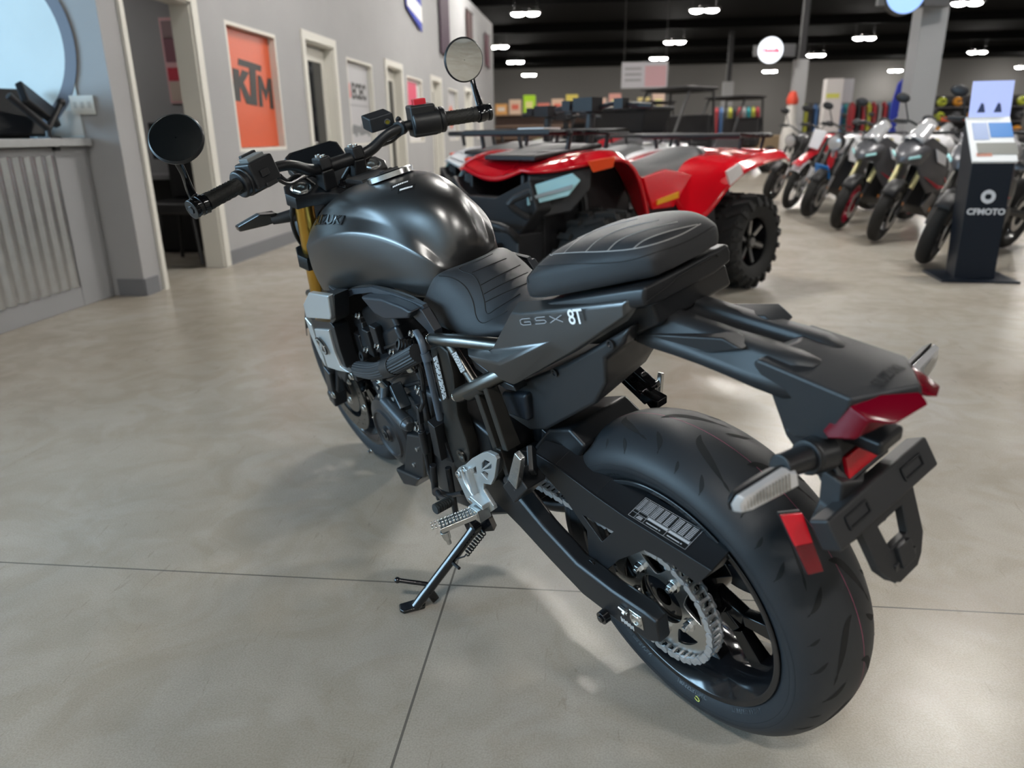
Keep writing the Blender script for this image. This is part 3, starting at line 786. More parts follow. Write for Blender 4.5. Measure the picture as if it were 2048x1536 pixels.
g.tube([B(812, 700, y=.14), B(840, 735, y=.15), B(850, 800, y=.15), B(866, 870, y=.14)], .006, 8, k=6)
g.tube([B(700, 640, y=.1), B(690, 655, y=.12), B(705, 690, y=.13)], .007, 8, k=5); g.tube([B(787, 640, y=.09), B(805, 690, y=.11), B(830, 720, y=.12)], .006, 8, k=5)
obj_each('engine_hose', g, M_black, en, near=.006)
g = MB(); q = B(812, 690, y=.145); ax = (V((.1, .6, .3))).normalized()
for k in range(5): g.lathe(q+ax*(.008*k-.016), ax, [(.008, 0), (.014, .001), (.014, .004), (.008, .005)], 18)
obj('spring_boot', g, M_black, en)
# grey blue cable tube + clutch cable
g = MB(); g.tube([B(832, 664, y=.165), B(845, 690, y=.172), B(862, 760, y=.176), B(880, 838, y=.172)], .0075, 12, k=6); g.cyl(B(850, 706, y=.174), B(855, 722, y=.175), .0098, n=12); obj('cable_conduit', g, mat('conduit_blue_grey', (.06, .075, .095), .4), K)
g = MB()
g.bar(B(838, 812, y=.172), B(842, 845, y=.172), .012, .012); g.cyl(B(842, 845, y=.172), B(845, 860, y=.172), .006, n=10); g.tube([B(843, 860, y=.175), B(856, 935, y=.18), B(878, 1000, y=.19)], .0055, 10); g.cyl(B(843, 862, y=.176), B(853, 905, y=.178), .0095, n=12); g.cyl(B(866, 930, y=.182), B(871, 985, y=.188), .0085, n=12)
g.box(B(892, 880, y=.14), (.045, .03, .10), Matrix.Rotation(.2, 3, 'Y')); g.bar(B(880, 838, y=.15), B(893, 905, y=.145), .03, .05, (0, 1, 0)); g.cyl(B(896, 935, y=.15), B(914, 1040, y=.16), .008, n=12)
obj_each('link_rod', g, M_satin, en, bev=.002, near=.006)
# ---- left footpeg plate (silver), footpeg, shift lever, side stand
hp_ = plate('heel_plate', ((962, 908), (975, 905), (990, 912), (993, 919), (988, 955), (981, 969), (966, 966), (966, 980), (986, 1012), (988, 1018), (962, 1036), (955, 1034), (956, 1014), (935, 1002), (914, 955), (911, 946), (918, 936), (930, 931), (944, 918)), .185, .009, M_alu, bev=.001, holes=(((964, 926), (969, 921), (978, 925), (963, 938)), ((966, 940), (981, 929), (981, 938), (970, 940)), ((963, 946), (968, 943), (975, 947), (974, 958)), ((945, 938), (951, 934), (953, 948), (946, 946))))
g = MB(); g.tube([B(927, 938, y=.187), B(934, 962, y=.19), B(952, 992, y=.192)], .0085, 10, k=4, flat=.6); g.bar(B(952, 990, y=.19), B(976, 1010, y=.19), .012, .03, (0, 1, 0)); g.bar(B(938, 935, y=.187), B(952, 985, y=.188), .010, .02, (0, 1, 0))
obj('plate_ribs', g, M_alu, hp_, bev=.003)
g = MB()
for q in ((918, 949), (929, 940), (947, 1003), (943, 1000)): g.bolt(B(*q, y=.188), (0, 1, 0), .007, .006)
obj_each('plate_bolt', g, M_chrome, hp_, bev=.0008, near=.006)
# footpeg sticks out to the left
pa = B(960, 1022, y=.20); pb = pa+V((.012, .098, -.004)); pb = B(880, 1054, y=.285)
g = MB(); g.bar(pa, pb, .030, .012, (0, 0, 1), .034, .012); g.box(pa, (.035, .03, .03))
d = (pb-pa).normalized(); sd = d.cross(V((0, 0, 1))).normalized(); up = sd.cross(d); up = up if up.z > 0 else -up
for k in range(13):
    for s in (-1, 0, 1): c = pa+d*(.012+.0078*k)+sd*s*.0105+up*.008; g.bar(c, c+up*.0045, .004, .005, d)
fp = obj('footpeg', g, M_zinc, K, bev=.001)
g = MB(); c = B(889, 1062, y=.280); g.cyl(c, c-up*.022, .0105, .008, n=16); g.cyl(c-up*.022, c-up*.036, .0055, n=6); obj('feeler_bolt', g, M_zinc, fp, bev=.001)
g = MB(); a = B(903, 1001, y=.215); b = B(870, 1019, y=.262); g.cyl(a, b, .0105, n=16)
for k in range(7): q = a+(b-a)*((k+.6)/7.4); e = (b-a).normalized(); g.cyl(q, q+e*.0035, .0125, n=16)
sl = obj('shift_pedal', g, M_grip, K)
g = MB(); g.tube([B(873, 980, y=.19), B(883, 995, y=.2), B(903, 1001, y=.215)], .006, 10, k=4); g.tube([B(873, 980, y=.19), B(900, 990, y=.175), B(925, 985, y=.17)], .006, 10, k=4); g.cyl(B(873, 984, y=.18), B(873, 984, y=.195), .011, n=18); obj('pedal_arm', g, M_metdk, sl)
# side stand: pivot under the frame, foot on the floor
foot = MINV @ Wp(832, 1212, z=.010); piv = B(958, 1046, y=.165)
g = MB(); d = foot-piv
g.tube([piv, piv+d*.15, piv+d*.9, foot], [.016, .0125, .0125, .012], 16); g.bar(piv-V((.03, .02, -.01)), piv+V((.025, .02, 0)), .02, .045); g.cyl(piv-V((0, .03, 0)), piv+V((0, .022, 0)), .015, n=18)
ss = obj('side_stand', g, M_gloss, K)
fw = [MINV @ Wp(*q, z=.006) for q in ((798, 1210), (838, 1198), (852, 1206), (850, 1214), (808, 1225), (800, 1221))]
g = MB(); nz = (MINV.to_3x3() @ V((0, 0, 1))).normalized(); g.poly([p-nz*.006 for p in fw], nz*.010); a = piv+d*.86; b = MINV @ Wp(872, 1200, z=.012); g.bar(piv+d*.80, b, .008, .02, (0, 1, 0))
obj('stand_foot', g, M_gloss, ss, bev=.003)
g = MB(); a = piv+d*.70; b = a+(MINV @ Wp(833, 1150, z=.06) - a)*1.0; b = B(835, 1152, y=.30); a = B(872, 1165, y=.30); a = piv+d*.74; b = a+V((.05, .06, .028)); g.tube([a, b], .0055, 10); g.ball(b, .0078); obj('stand_tang', g, M_gloss, ss)
g = MB(); s0 = piv+V((-.035, .008, .0)); s1 = piv+d*.30+V((-.03, 0, 0)); L = s1-s0; hx = []
u, v, w = frame(L)
for i in range(120): t = i/119; a = t*2*pi*9; hx.append(s0+L*t+(u*cos(a)+v*sin(a))*.0068)
g.tube(hx, .0017, 6); g.tube([s1, s1+L*.12, piv+d*.45], .002, 6); g.cyl(piv+d*.45, piv+d*.45+V((-.04, 0, 0)), .004, n=8); obj('stand_spring', g, M_black, ss)
# pillion peg on the left (folded up, clear grey face) and far side hanger
g = MB(); a = B(1030, 965, y=.19); b = B(1040, 910, y=.20); g.bar(a, b, .026, .016, (0, 1, 0), .018, .012); pp = obj('pillion_peg', g, mat('cast_clear_grey', (.5, .5, .5), .22, .9, bump=.8, bscale=120), K, bev=.002)
g = MB(); g.bar(B(1035, 978, y=.175), B(1062, 950, y=.165), .04, .05, (0, 1, 0)); g.cyl(B(1015, 960, y=.17), B(1024, 958, y=.19), .009, n=14); g.bar(B(1060, 915, y=.165), B(1068, 925, y=.15), .012, .05); obj('peg_bracket', g, M_satin, pp, bev=.003)
g = MB(); g.cyl(B(1024, 975, y=.188), B(1034, 978, y=.190), .006, n=14); g.bolt(B(1040, 984, y=.18), (.2, 1, -.3), .0045, .006); obj('peg_pin', g, M_chrome, pp)
g = MB(); yy = -.15
g.bar(B(1215, 720, y=yy), B(1300, 800, y=yy), .018, .026, (0, 1, 0)); g.bar(B(1232, 706, y=yy), B(1310, 775, y=yy), .016, .022, (0, 1, 0)); g.bar(B(1262, 760, y=yy), B(1290, 750, y=yy), .014, .016, (0, 1, 0)); g.bar(B(1290, 785, y=yy), B(1325, 805, y=yy), .02, .03, (0, 1, 0)); g.bar(B(1300, 812, y=yy), B(1326, 792, y=yy-.02), .02, .02, (0, 1, 0)); g.bar(B(1285, 765, y=yy), B(1318, 768, y=yy-.01), .014, .014, (0, 1, 0))
rs = obj('right_peg_stay', g, M_gloss, K, bev=.003)
g = MB(); g.bar(B(1316, 802, y=-.17), B(1322, 745, y=-.19), .016, .010, (0, 1, 0), .012, .008); obj('right_pillion_peg', g, M_zinc, rs, bev=.002)
# rear brake caliper bracket / silencer tip region seen between guard and tyre
g = MB(); g.box((.15, -.06, .50), (.10, .05, .04)); g.tube([B(1140, 830, y=-.02), B(1185, 815, y=-.05), B(1215, 830, y=-.06)], .004, 8, k=4); g.box(B(1180, 840, y=-.03), (.03, .02, .018)); g.bolt(B(1182, 838, y=-.02), (0, .6, .8), .008, .01); obj('brake_line', g, M_metdk, K, bev=.002)
g = MB(); g.lathe((.42, -.02, .52), (-.35, 0, 1), [(.026, -.10), (.03, -.09), (.03, .1), (.026, .11)], 20); obj('shock_absorber', g, M_satin, K)
g = MB(); 
for s_ in ((.14, .09, .50, .61), ):
    g.poly([(.24, .085, .46), (.19, .085, .53), (.16, .085, .57), (.20, .085, .595), (.27, .085, .57), (.34, .085, .50)], (0, -.15, 0))
obj('rear_hugger', g, M_satin, K, bev=.008)
g = MB(); g.lathe((.30, -.20, .38), (-.95, -.05, .25), [(.02, -.12), (.05, -.10), (.055, .0), (.055, .16), (.045, .18), (0, .18)], 24); obj('silencer', g, M_satin, K)
# ================================================================== bodywork
def half_loft(secs, name, m, par, sub=2, cr_cols=(), cap_rows=(), crease=.6, kx=1, close_ends=True):
    """secs: [(x, [(y,z) from centre line outwards/downwards])]; mirrored to a full open shell"""
    n = len(secs[0][1]); rows = []
    for x, P in secs:
        xs = x if isinstance(x, (list, tuple)) else [x]*n
        rows.append([V((xs[i], P[i][0], P[i][1])) for i in range(n)])
    g = MB(); vs = []; W2 = 2*n-1
    for R in rows:
        vs += [V((p.x, -p.y, p.z)) for p in R[:0:-1]]+R
    fs = [(i*W2+j, i*W2+j+1, (i+1)*W2+j+1, (i+1)*W2+j) for i in range(len(rows)-1) for j in range(W2-1)]
    if close_ends: fs += [list(range(W2))[::-1], [(len(rows)-1)*W2+j for j in range(W2)]]
    g.add(vs, fs)
    cs = {}
    for c in cr_cols:
        cw = crease
        if isinstance(c, tuple): c, cw = c
        for i in range(len(rows)-1):
            for col in {n-1+c, n-1-c}: cs[(i*W2+col, (i+1)*W2+col)] = cw
    return obj(name, g, m, par, sub=sub, creases=cs)
# ---- tank
def TS(*c): return ([p[0] for p in c], [(p[1]*1.03, p[2]) for p in c])
tank = half_loft([
 TS((1.185, 0, .897), (1.185, .05, .895), (1.185, .088, .887), (1.18, .114, .874), (1.178, .130, .858), (1.185, .134, .80), (1.185, .120, .738), (1.185, .05, .735)),
 TS((1.12, 0, .944), (1.12, .055, .940), (1.115, .100, .922), (1.085, .124, .906), (1.09, .146, .868), (1.10, .152, .80), (1.14, .134, .726), (1.14, .05, .73)),
 TS((1.02, 0, .985), (1.02, .058, .980), (1.02, .106, .958), (.997, .131, .930), (1.012, .155, .891), (1.02, .159, .83), (1.028, .136, .746), (1.02, .05, .75)),
 TS((.92, 0, 1.009), (.92, .06, 1.005), (.92, .108, .984), (.91, .130, .949), (.90, .159, .920), (.92, .161, .86), (.933, .134, .776), (.93, .05, .78)),
 TS((.83, 0, 1.018), (.83, .06, 1.014), (.83, .106, .993), (.836, .122, .958), (.80, .145, .936), (.82, .149, .87), (.827, .120, .794), (.83, .05, .79)),
 TS((.73, 0, 1.022), (.735, .056, 1.016), (.745, .099, .987), (.735, .108, .961), (.725, .129, .934), (.74, .133, .87), (.72, .110, .790), (.72, .05, .79)),
 TS((.65, 0, 1.014), (.655, .05, 1.003), (.68, .086, .972), (.65, .097, .942), (.636, .109, .914), (.65, .113, .86), (.64, .103, .785), (.64, .05, .79)),
 TS((.595, 0, .993), (.60, .045, .983), (.62, .071, .952), (.60, .081, .917), (.586, .094, .891), (.60, .098, .85), (.60, .095, .787), (.60, .05, .79)),
 TS((.553, 0, .958), (.558, .035, .948), (.575, .053, .917), (.57, .065, .886), (.560, .077, .869), (.57, .086, .84), (.58, .086, .792), (.58, .05, .80)),
 TS((.528, 0, .88), (.53, .03, .875), (.54, .045, .862), (.545, .055, .85), (.548, .065, .845), (.55, .07, .83), (.56, .075, .80), (.56, .04, .81)),
], 'fuel_tank', M_paint, K, sub=3, cr_cols=((4, .9), (3, .75), (6, .7)))
tb = bvh_of(tank)
# filler cap
c, nrm = hit(768, 356, tb); nrm = V((.18, 0, 1)).normalized()
g = MB(); cc = V((c.x, .0, c.z)); g.lathe(cc, nrm, [(.055, -.004), (.055, .007), (.052, .0095), (.047, .0095), (.044, .0075)], 48)
cap = obj('filler_cap', g, mat('cap_satin_steel', (.55, .55, .54), .25, 1.), tank)
g = MB(); g.lathe(cc, nrm, [(.0445, .0065), (.034, .008), (.033, .0105), (0, .011)], 40); u, v, w = frame(nrm, (0, 1, 0)); g.bar(cc+w*.012-v*.02, cc+w*.012+v*.02, .022, .006, w); obj('cap_lock', g, M_metdk, cap, bev=.001)
g = MB(); g.box((.93, 0, 1.0085), (.10, .085, .012)); obj('tank_cover', g, M_satin, tank, bev=.004)
# tank stickers (black with pale print)
for q in (((781, 372), (822, 358), (786, 376.5)), ((797, 376), (832, 367.5), (803, 381.5))):
    P = [hit(*k, tb)[0] for k in q]; u = (P[1]-P[0]); v = (P[2]-P[0]); v = v-u*v.dot(u)/u.length_squared; lw, lh = u.length, v.length*1.5; u.normalize(); v.normalize()
    g = MB(); N = 12; vs = [V((lw*i/N, lh*j, 0)) for i in range(N+1) for j in (0, 1)]; drape(g, (vs, [(2*i, 2*i+1, 2*i+3, 2*i+2) for i in range(N)]), P[0], u, v, tb, .0005); s_ = obj('tank_sticker', g, M_lab, tank, smooth=0)
    g = MB(); vs = []; fs = []
    rnd = random.Random(5); x = .12
    while x < .88:
        e = x+rnd.uniform(.03, .08); o = len(vs); vs += [V((lw*x, lh*.36, 0)), V((lw*e, lh*.36, 0)), V((lw*e, lh*.66, 0)), V((lw*x, lh*.66, 0))]; fs.append((o, o+1, o+2, o+3)); x = e+.02
    drape(g, (vs, fs), P[0], u, v, tb, .0009); obj('label_print', g, M_letw, s_, smooth=0)
# SUZUKI emblem on the left flank
P = [hit(*k, tb)[0] for k in ((630, 451), (684, 449), (632, 437))]
u = (P[1]-P[0]); Lw = u.length; u.normalize(); v = P[2]-P[0]; v = (v-u*v.dot(u)).normalized()
tv, tf = text2d('SUZUKI', .034, .0012, bold=.0011, space=1.02); wmax = max(p.x for p in tv); tv = [V((p.x*Lw/wmax, p.y, p.z)) for p in tv]
g = MB(); drape(g, (tv, tf), P[0], u, v, tb, .0008); obj('tank_emblem', g, M_gloss, tank, smooth=0)
# lower tank trim: dark band under the flank, with side fin
g = MB()
top = [B(*q, y=.142) for q in ((640, 588), (680, 588), (702, 578), (742, 574), (790, 588), (845, 610), (858, 640))]
bot = [B(*q, y=.146) for q in ((646, 598), (684, 600), (706, 590), (742, 586), (790, 601), (838, 622), (848, 650))]
for k in range(6):
    a, b, c_, d = top[k], top[k+1], bot[k+1], bot[k]; n_ = V((0, -.012, 0)); o = len(g.v)
    g.add([a, b, c_, d, a+n_, b+n_, c_+n_, d+n_], [(0, 1, 2, 3), (7, 6, 5, 4), (0, 4, 5, 1), (3, 2, 6, 7)]+([(0, 3, 7, 4)] if k == 0 else [])+([(1, 5, 6, 2)] if k == 5 else []))
P = [B(*q, y=.150) for q in ((800, 608), (842, 620), (868, 662), (872, 690), (852, 660))]; g.poly(P, (0, -.02, 0))
g.mir(); tt = obj_each('tank_trim', g, M_bluek, K, near=.03, bev=.002)[0]
g = MB(); P = [B(*q, y=.17) for q in ((719, 594), (760, 598), (802, 614), (821, 625), (815, 638), (770, 640), (748, 628))]; g.poly(P, (0, -.03, 0)); obj('frame_cover_fin', g, M_bluek, tt, bev=.006, seg=3)
# ---- rider seat
def squeeze(secs, k):
    return [([x+2.05*p[0]*(1-k) for p in P], [(p[0]*k, p[1]-.63*p[0]*(1-k)) for p in P]) for x, P in secs]
seat = half_loft(squeeze([
 (.585, [(0, .79), (.05, .79), (.09, .79), (.118, .788), (.134, .775), (.128, .755), (.06, .75)]),
 (.55, [(0, .835), (.05, .835), (.082, .838), (.108, .835), (.137, .805), (.133, .752), (.06, .745)]),
 (.50, [(0, .868), (.05, .868), (.084, .872), (.112, .868), (.142, .825), (.138, .750), (.06, .745)]),
 (.45, [(0, .862), (.052, .862), (.084, .864), (.114, .856), (.146, .805), (.142, .752), (.06, .745)]),
 (.40, [(0, .836), (.055, .834), (.088, .832), (.120, .818), (.148, .778), (.142, .750), (.06, .745)]),
 (.355, [(0, .818), (.058, .815), (.092, .808), (.124, .790), (.144, .762), (.134, .748), (.06, .745)]),
 (.31, [(0, .812), (.06, .809), (.095, .803), (.122, .793), (.136, .778), (.122, .765), (.06, .76)]),
 (.24, [(0, .816), (.06, .814), (.095, .810), (.116, .806), (.124, .798), (.115, .785), (.06, .78)]),
 (.15, [(0, .84), (.06, .838), (.09, .835), (.108, .83), (.114, .82), (.108, .81), (.06, .81)]),
], .76), 'rider_seat', M_vinyl, K, sub=2, cr_cols=((3, .35), (5, .4)))
sb = bvh_of(seat)
def seam(pts, r, n=6): return cr(pts, n)
g = MB()
def on_seat(px, py, bv, off): 
    h = hit(px, py, bv, off); return h[0]
def seamline(g, pix, bv, r=.0011, off=.0002):
    Q = []
    for p in cr([V((a, b, 0)) for a, b in pix], 6):
        q = on_seat(p.x, p.y, bv, off)
        if q is not None: Q.append(q)
    if len(Q) > 2: g.tube(Q, r, 5)
seamline(g, ((878, 552), (905, 556), (930, 573), (945, 600), (953, 634), (965, 646), (985, 638), (1015, 622)), sb)
seamline(g, ((985, 508), (960, 520), (921, 535), (925, 543), (945, 550), (958, 568), (968, 600), (974, 627), (995, 616), (1040, 588)), sb)
for a in (((944, 545), (975, 532), (1012, 517)), ((962, 570), (995, 552), (1040, 530)), ((968, 588), (1005, 568), (1055, 545)), ((971, 604), (1010, 585), (1055, 566))): seamline(g, a, sb)
obj('seat_seams', g, M_seam, seat)
# ---- pillion seat
def PS(x, zt, hw, zb, th=.0): return (x, [(0, zt), (hw*.5, zt-.003), (hw*.82, zt-.010), (hw, zt-.024), (hw+.004, zb+.012), (hw-.004, zb), (hw*.5, zb)])
pil = half_loft([
 (.205, [(0, .895), (.05, .895), (.085, .894), (.102, .890), (.106, .880), (.102, .868), (.05, .866)]),
 (.19, [(0, .928), (.055, .926), (.088, .919), (.110, .906), (.114, .882), (.110, .869), (.05, .866)]),
 (.15, [(0, .948), (.058, .946), (.090, .938), (.114, .921), (.119, .890), (.114, .877), (.05, .872)]),
 (.08, [(0, .970), (.056, .966), (.086, .956), (.108, .938), (.112, .908), (.107, .896), (.05, .892)]),
 (.01, [(0, .983), (.050, .980), (.076, .971), (.094, .953), (.098, .924), (.093, .913), (.05, .910)]),
 (-.03, [(0, .985), (.045, .982), (.066, .974), (.082, .958), (.085, .932), (.080, .922), (.05, .92)]),
 (-.058, [(0, .978), (.038, .976), (.056, .969), (.069, .957), (.072, .938), (.067, .927), (.04, .926)]),
 (-.066, [(0, .960), (.038, .959), (.052, .955), (.062, .948), (.065, .938), (.062, .930), (.04, .93)]),
], 'pillion_seat', M_vinyl, K, sub=2, cr_cols=((3, .7), (5, .5)))
pb_ = bvh_of(pil)
g = MB()
seamline(g, ((1105, 511), (1110, 508), (1150, 505), (1210, 503), (1265, 498), (1310, 488), (1360, 470), (1401, 448)), pb_, .0008)
seamline(g, ((1105, 511), (1102, 506), (1140, 472), (1190, 448), (1250, 438)), pb_, .0008)
for a in (((1126, 508), (1160, 478), (1210, 455), (1275, 438)), ((1170, 505), (1200, 478), (1250, 456), (1318, 440)), ((1215, 502), (1240, 480), (1290, 460), (1355, 444)), ((1266, 498), (1290, 480), (1340, 462), (1395, 449))): seamline(g, a, pb_, .0008)
obj('seat_piping', g, M_stitch, pil)
g = MB(); seamline(g, ((1072, 533), (1120, 529), (1215, 526), (1262, 520), (1320, 502), (1380, 480), (1428, 452)), pb_, .0008); seamline(g, ((1058, 566), (1056, 548), (1070, 530), (1110, 494), (1150, 466)), pb_, .0012); obj('seat_seams', g, M_seam, pil)
# ---- tail body under the pillion seat
g = MB()
def tsec(x, hw, z0, z1): return [V((x, a*hw, b)) for a, b in ((-1, z0), (-.6, z0-.006), (.6, z0-.006), (1, z0), (1.02, (z0+z1)/2), (.97, z1), (-.97, z1), (-1.02, (z0+z1)/2))]
g.loft([tsec(.24, .100, .80, .835), tsec(.14, .108, .835, .872), tsec(.04, .104, .868, .898), tsec(-.035, .096, .886, .917), tsec(-.060, .090, .892, .921)])
tu = obj('tail_unit', g, M_satin, K, bev=.006, seg=3)
g = MB()
P = [B(*q, x=-.0615) for q in ((1287, 609), (1345, 566), (1352, 556), (1432, 508), (1436, 513))]
g.tube(P, .0009, 5); obj('panel_seam', g, M_seam, tu)
g = MB(); g.poly([(.12, .08, .84), (.0, .08, .876), (-.055, .075, .890), (-.05, .06, .85), (.04, .07, .80), (.14, .08, .78)], (0, -.16, 0)); obj('tail_underside', g, M_satin, tu, bev=.006)
# side panels: folded sheet with bevelled upper edge, arrow notch and lower bulge
a_ = lambda px, py, y: B(px, py, y=y)
PV = dict(a=a_(1037, 604, .100), b=a_(1278, 583, .086), c=a_(1249, 606, .104), d=a_(1041, 629, .128), b2=a_(1280, 611, .088), c2=a_(1252, 636, .098),
          e=a_(1021, 628, .120), f=a_(982, 704, .134), g=a_(1075, 691, .132), h=a_(998, 727, .152), i=a_(934, 688, .138), j=a_(937, 714, .150), k=a_(1019, 766, .146), l=a_(1032, 770, .134), m=a_(1256, 641, .094), n=a_(1150, 705, .118), p=a_(958, 690, .132), q=a_(1100, 697, .128), r=a_(996, 756, .146))
keys = list(PV); g = MB(); g.add([PV[k] for k in keys], [[keys.index(c) for c in f] for f in (
  ['a', 'b', 'c', 'd'], ['b', 'b2', 'c2', 'c'], ['a', 'd', 'e'], ['d', 'c', 'c2', 'n', 'q', 'g'], ['d', 'g', 'f', 'e'], ['f', 'g', 'h'], ['p', 'f', 'h', 'j', 'i'], ['h', 'g', 'q', 'k'], ['q', 'n', 'l', 'k'], ['n', 'c2', 'b2', 'm', 'l'], ['j', 'h', 'k', 'r'])])
g.mir(); tp = obj('tail_panel', g, M_paint, K, bev=.008, seg=4)
g = MB(); P = [a_(*q, .138) for q in ((940, 716), (996, 758), (1026, 772), (1032, 784), (1012, 780), (950, 738))]; g.poly(P, (0, -.03, 0)); g.mir(); obj_each('panel_underside', g, M_satin, tp, bev=.003, near=.006)
# GSX 8T lettering
def tletter(body, q0, q1, h, m, name, y0, y1, bold=0., space=1.):
    o = a_(*q0, y0); u = a_(*q1, y1)-o; Lw = u.length; u.normalize(); nn = V((0, 1, .12)); v = nn.cross(u).normalized(); v = v if v.z > 0 else -v
    w = u.cross(v).normalized(); w = w if w.y > 0 else -w
    tv, tf = text2d(body, h, 0, bold=bold, space=space); wm = max(p.x for p in tv); tv = [V((p.x*Lw/wm, p.y, p.z)) for p in tv]
    g = MB(); put(g, (tv, tf), o+w*.0022, u, v, w); return obj(name, g, m, tp, smooth=0)
def strokes(polys, q0, q1, h, m, name, y0, y1, wd, adv):
    o = a_(*q0, y0); u = a_(*q1, y1)-o; Lw = u.length; u.normalize(); nn = V((0, 1, .12)); v = nn.cross(u).normalized(); v = v if v.z > 0 else -v
    w = u.cross(v).normalized(); w = w if w.y > 0 else -w; g = MB()
    for L in polys:
        Q = [o+w*.0016+u*(x*Lw)+v*(y*h) for x, y in L]
        for a, b in zip(Q, Q[1:]): e = (b-a).normalized()*wd*.3; g.bar(a-e, b+e, wd, .0006, w)
    return obj(name, g, m, tp, smooth=0)
gs = [[(.26, 1), (.07, 1), (0, .8), (0, .2), (.05, 0), (.25, 0), (.25, .45), (.1, .45)], [(.62, 1), (.43, 1), (.38, .85), (.4, .55), (.6, .5), (.63, .2), (.58, 0), (.37, 0)], [(.74, 1), (.84, .55), (1.0, 0)], [(1.0, 1), (.86, .5), (.72, 0)]]
strokes(gs, (1044, 650), (1127, 643), .0105, M_letg, 'model_lettering', .1305, .1255, .0014, 1)
tletter('8T', (1141, 648), (1171, 646), .033, M_letw, 'number_lettering', .1205, .1185, bold=.0004, space=.86)
# black inner panel below (battery side)
g = MB(); P = [a_(*q, .100) for q in ((1012, 775), (1130, 728), (1258, 655), (1248, 690), (1210, 720), (1212, 770), (1190, 810), (1090, 862), (1060, 862), (1012, 830))]; P = [V((p.x, p.y, p.z)) for p in P]; c0 = sum(P, V((0, 0, 0)))/len(P); g.loft([P, [c0+(p-c0)*.82+V((.02, -.16, 0)) for p in P]]); ip = obj('inner_panel', g, M_plast, K, bev=.010, seg=3)
g = MB()
for q in ((1110, 745), (1222, 688)): c = a_(*q, .1015); g.lathe(c, (0, 1, 0), [(.008, 0), (.008, .003), (.005, .003), (.004, .001), (0, .001)], 16)
obj_each('panel_rivet', g, M_satin, ip, near=.006)
g = MB(); P = [a_(*q, .115) for q in ((1000, 785), (1050, 790), (1055, 845), (1012, 828))]; g.poly(P, (0, -.05, 0)); obj('battery_cover', g, M_bluek, ip, bev=.008, seg=3)
# ---- rear fender arm
def row(xz, hw_t, hw_b, zb, groove=.011):
    x, z = xz; return (x, [(0, z-groove), (hw_t*.33, z-groove), (hw_t*.42, z), (hw_t, z-.002), (hw_t+.008, z-.014), (hw_b, zb), (hw_b*.5, zb-.004)])
def cen(px, py, y): p = B(px, py, y=y); return (p.x, p.z)
A0 = cen(1313, 622, .042); A1 = cen(1420, 662, .042); A2 = cen(1530, 698, .042); A3 = cen(1649, 736, .042)
fen = half_loft([row((A0[0]+.06, A0[1]+.0), .040, .066, A0[1]-.05), row(A0, .040, .070, A0[1]-.045), row(A1, .041, .072, A1[1]-.036), row(A2, .042, .070, A2[1]-.042), row(A3, .044, .062, A3[1]-.06)], 'rear_fender', M_plast, K, sub=1, cr_cols=((1, 1), (2, 1), (3, 1), (4, .8), (5, 1)))
# wings beside the arm
g = MB(); P = [a_(1259, 665, .060), a_(1442, 676, .062), a_(1485, 700, .056), a_(1420, 707, .062), a_(1395, 706, .060), a_(1266, 683, .060)]
g.add(P+[p+V((0, -.035, -.006)) for p in P], [(0, 1, 2, 3, 4, 5), (11, 10, 9, 8, 7, 6)]+[(i, (i+1) % 6, (i+1) % 6+6, i+6) for i in range(6)]); g.mir(); obj_each('fender_wing', g, M_plast, fen, bev=.004, near=.006)
# wide head carrying the tail light
HV = dict(fl=a_(1512, 718, .058), rl=B(1702, 799, x=-.343), ap=B(1843, 770, y=0), fc=V((A2[0]-.02, 0, A2[1]-.002)),
          bl=a_(1571, 874, .052), bt=a_(1652, 880, .074), ml=a_(1504, 729, .060), bm=a_(1536, 776, .058), bn=a_(1560, 842, .054), lt=B(1699, 814, x=-.340), al=B(1848, 790, y=0), bb=V((-.30, 0, .735)))
M_ = lambda p: V((p.x, -p.y, p.z))
names = list(HV); vs = [HV[k] for k in names]; ix = {k: i for i, k in enumerate(names)}
for k in ('fl', 'rl', 'bl', 'bt', 'ml', 'bm', 'bn', 'lt'): ix[k+'R'] = len(vs); vs.append(M_(HV[k]))
fs = [['fc', 'fl', 'rl', 'ap'], ['fc', 'ap', 'rlR', 'flR'], ['fl', 'ml', 'bm', 'bn', 'bl', 'bt', 'lt', 'rl'], ['flR', 'rlR', 'ltR', 'btR', 'blR', 'bnR', 'bmR', 'mlR'], ['rl', 'lt', 'al', 'ap'], ['rlR', 'ap', 'al', 'ltR'],
      ['lt', 'bt', 'bb', 'al'], ['ltR', 'al', 'bb', 'btR'], ['bl', 'blR', 'bb', 'bt'][:1]+['bl', 'bb', 'bt'][1:], ['blR', 'btR', 'bb'], ['bl', 'bb', 'blR'], ['bl', 'blR', 'bnR', 'bn'], ['bn', 'bnR', 'bmR', 'bm'], ['bm', 'bmR', 'mlR', 'ml'], ['fc', 'flR', 'mlR', 'ml', 'fl']]
g = MB(); g.add(vs, [[ix[k] for k in f] for f in fs]); fh = obj('fender_head', g, M_plast, fen, bev=.004, seg=3)
hb = bvh_of(fh)
P = [hit(*k, hb)[0] for k in ((1762, 777), (1812, 738), (1756, 768))]
u = P[1]-P[0]; Lw = u.length; u.normalize(); v = P[2]-P[0]; v = (v-u*v.dot(u)).normalized(); w = u.cross(v)
tv, tf = text2d('SUZUKI', .021, 0, bold=.0006, space=1.05); wm = max(p.x for p in tv); g = MB(); drape(g, ([V((p.x*Lw/wm, p.y, 0)) for p in tv], tf), P[0], u, v, hb, .0007); obj('fender_lettering', g, M_seam, fen, smooth=0)
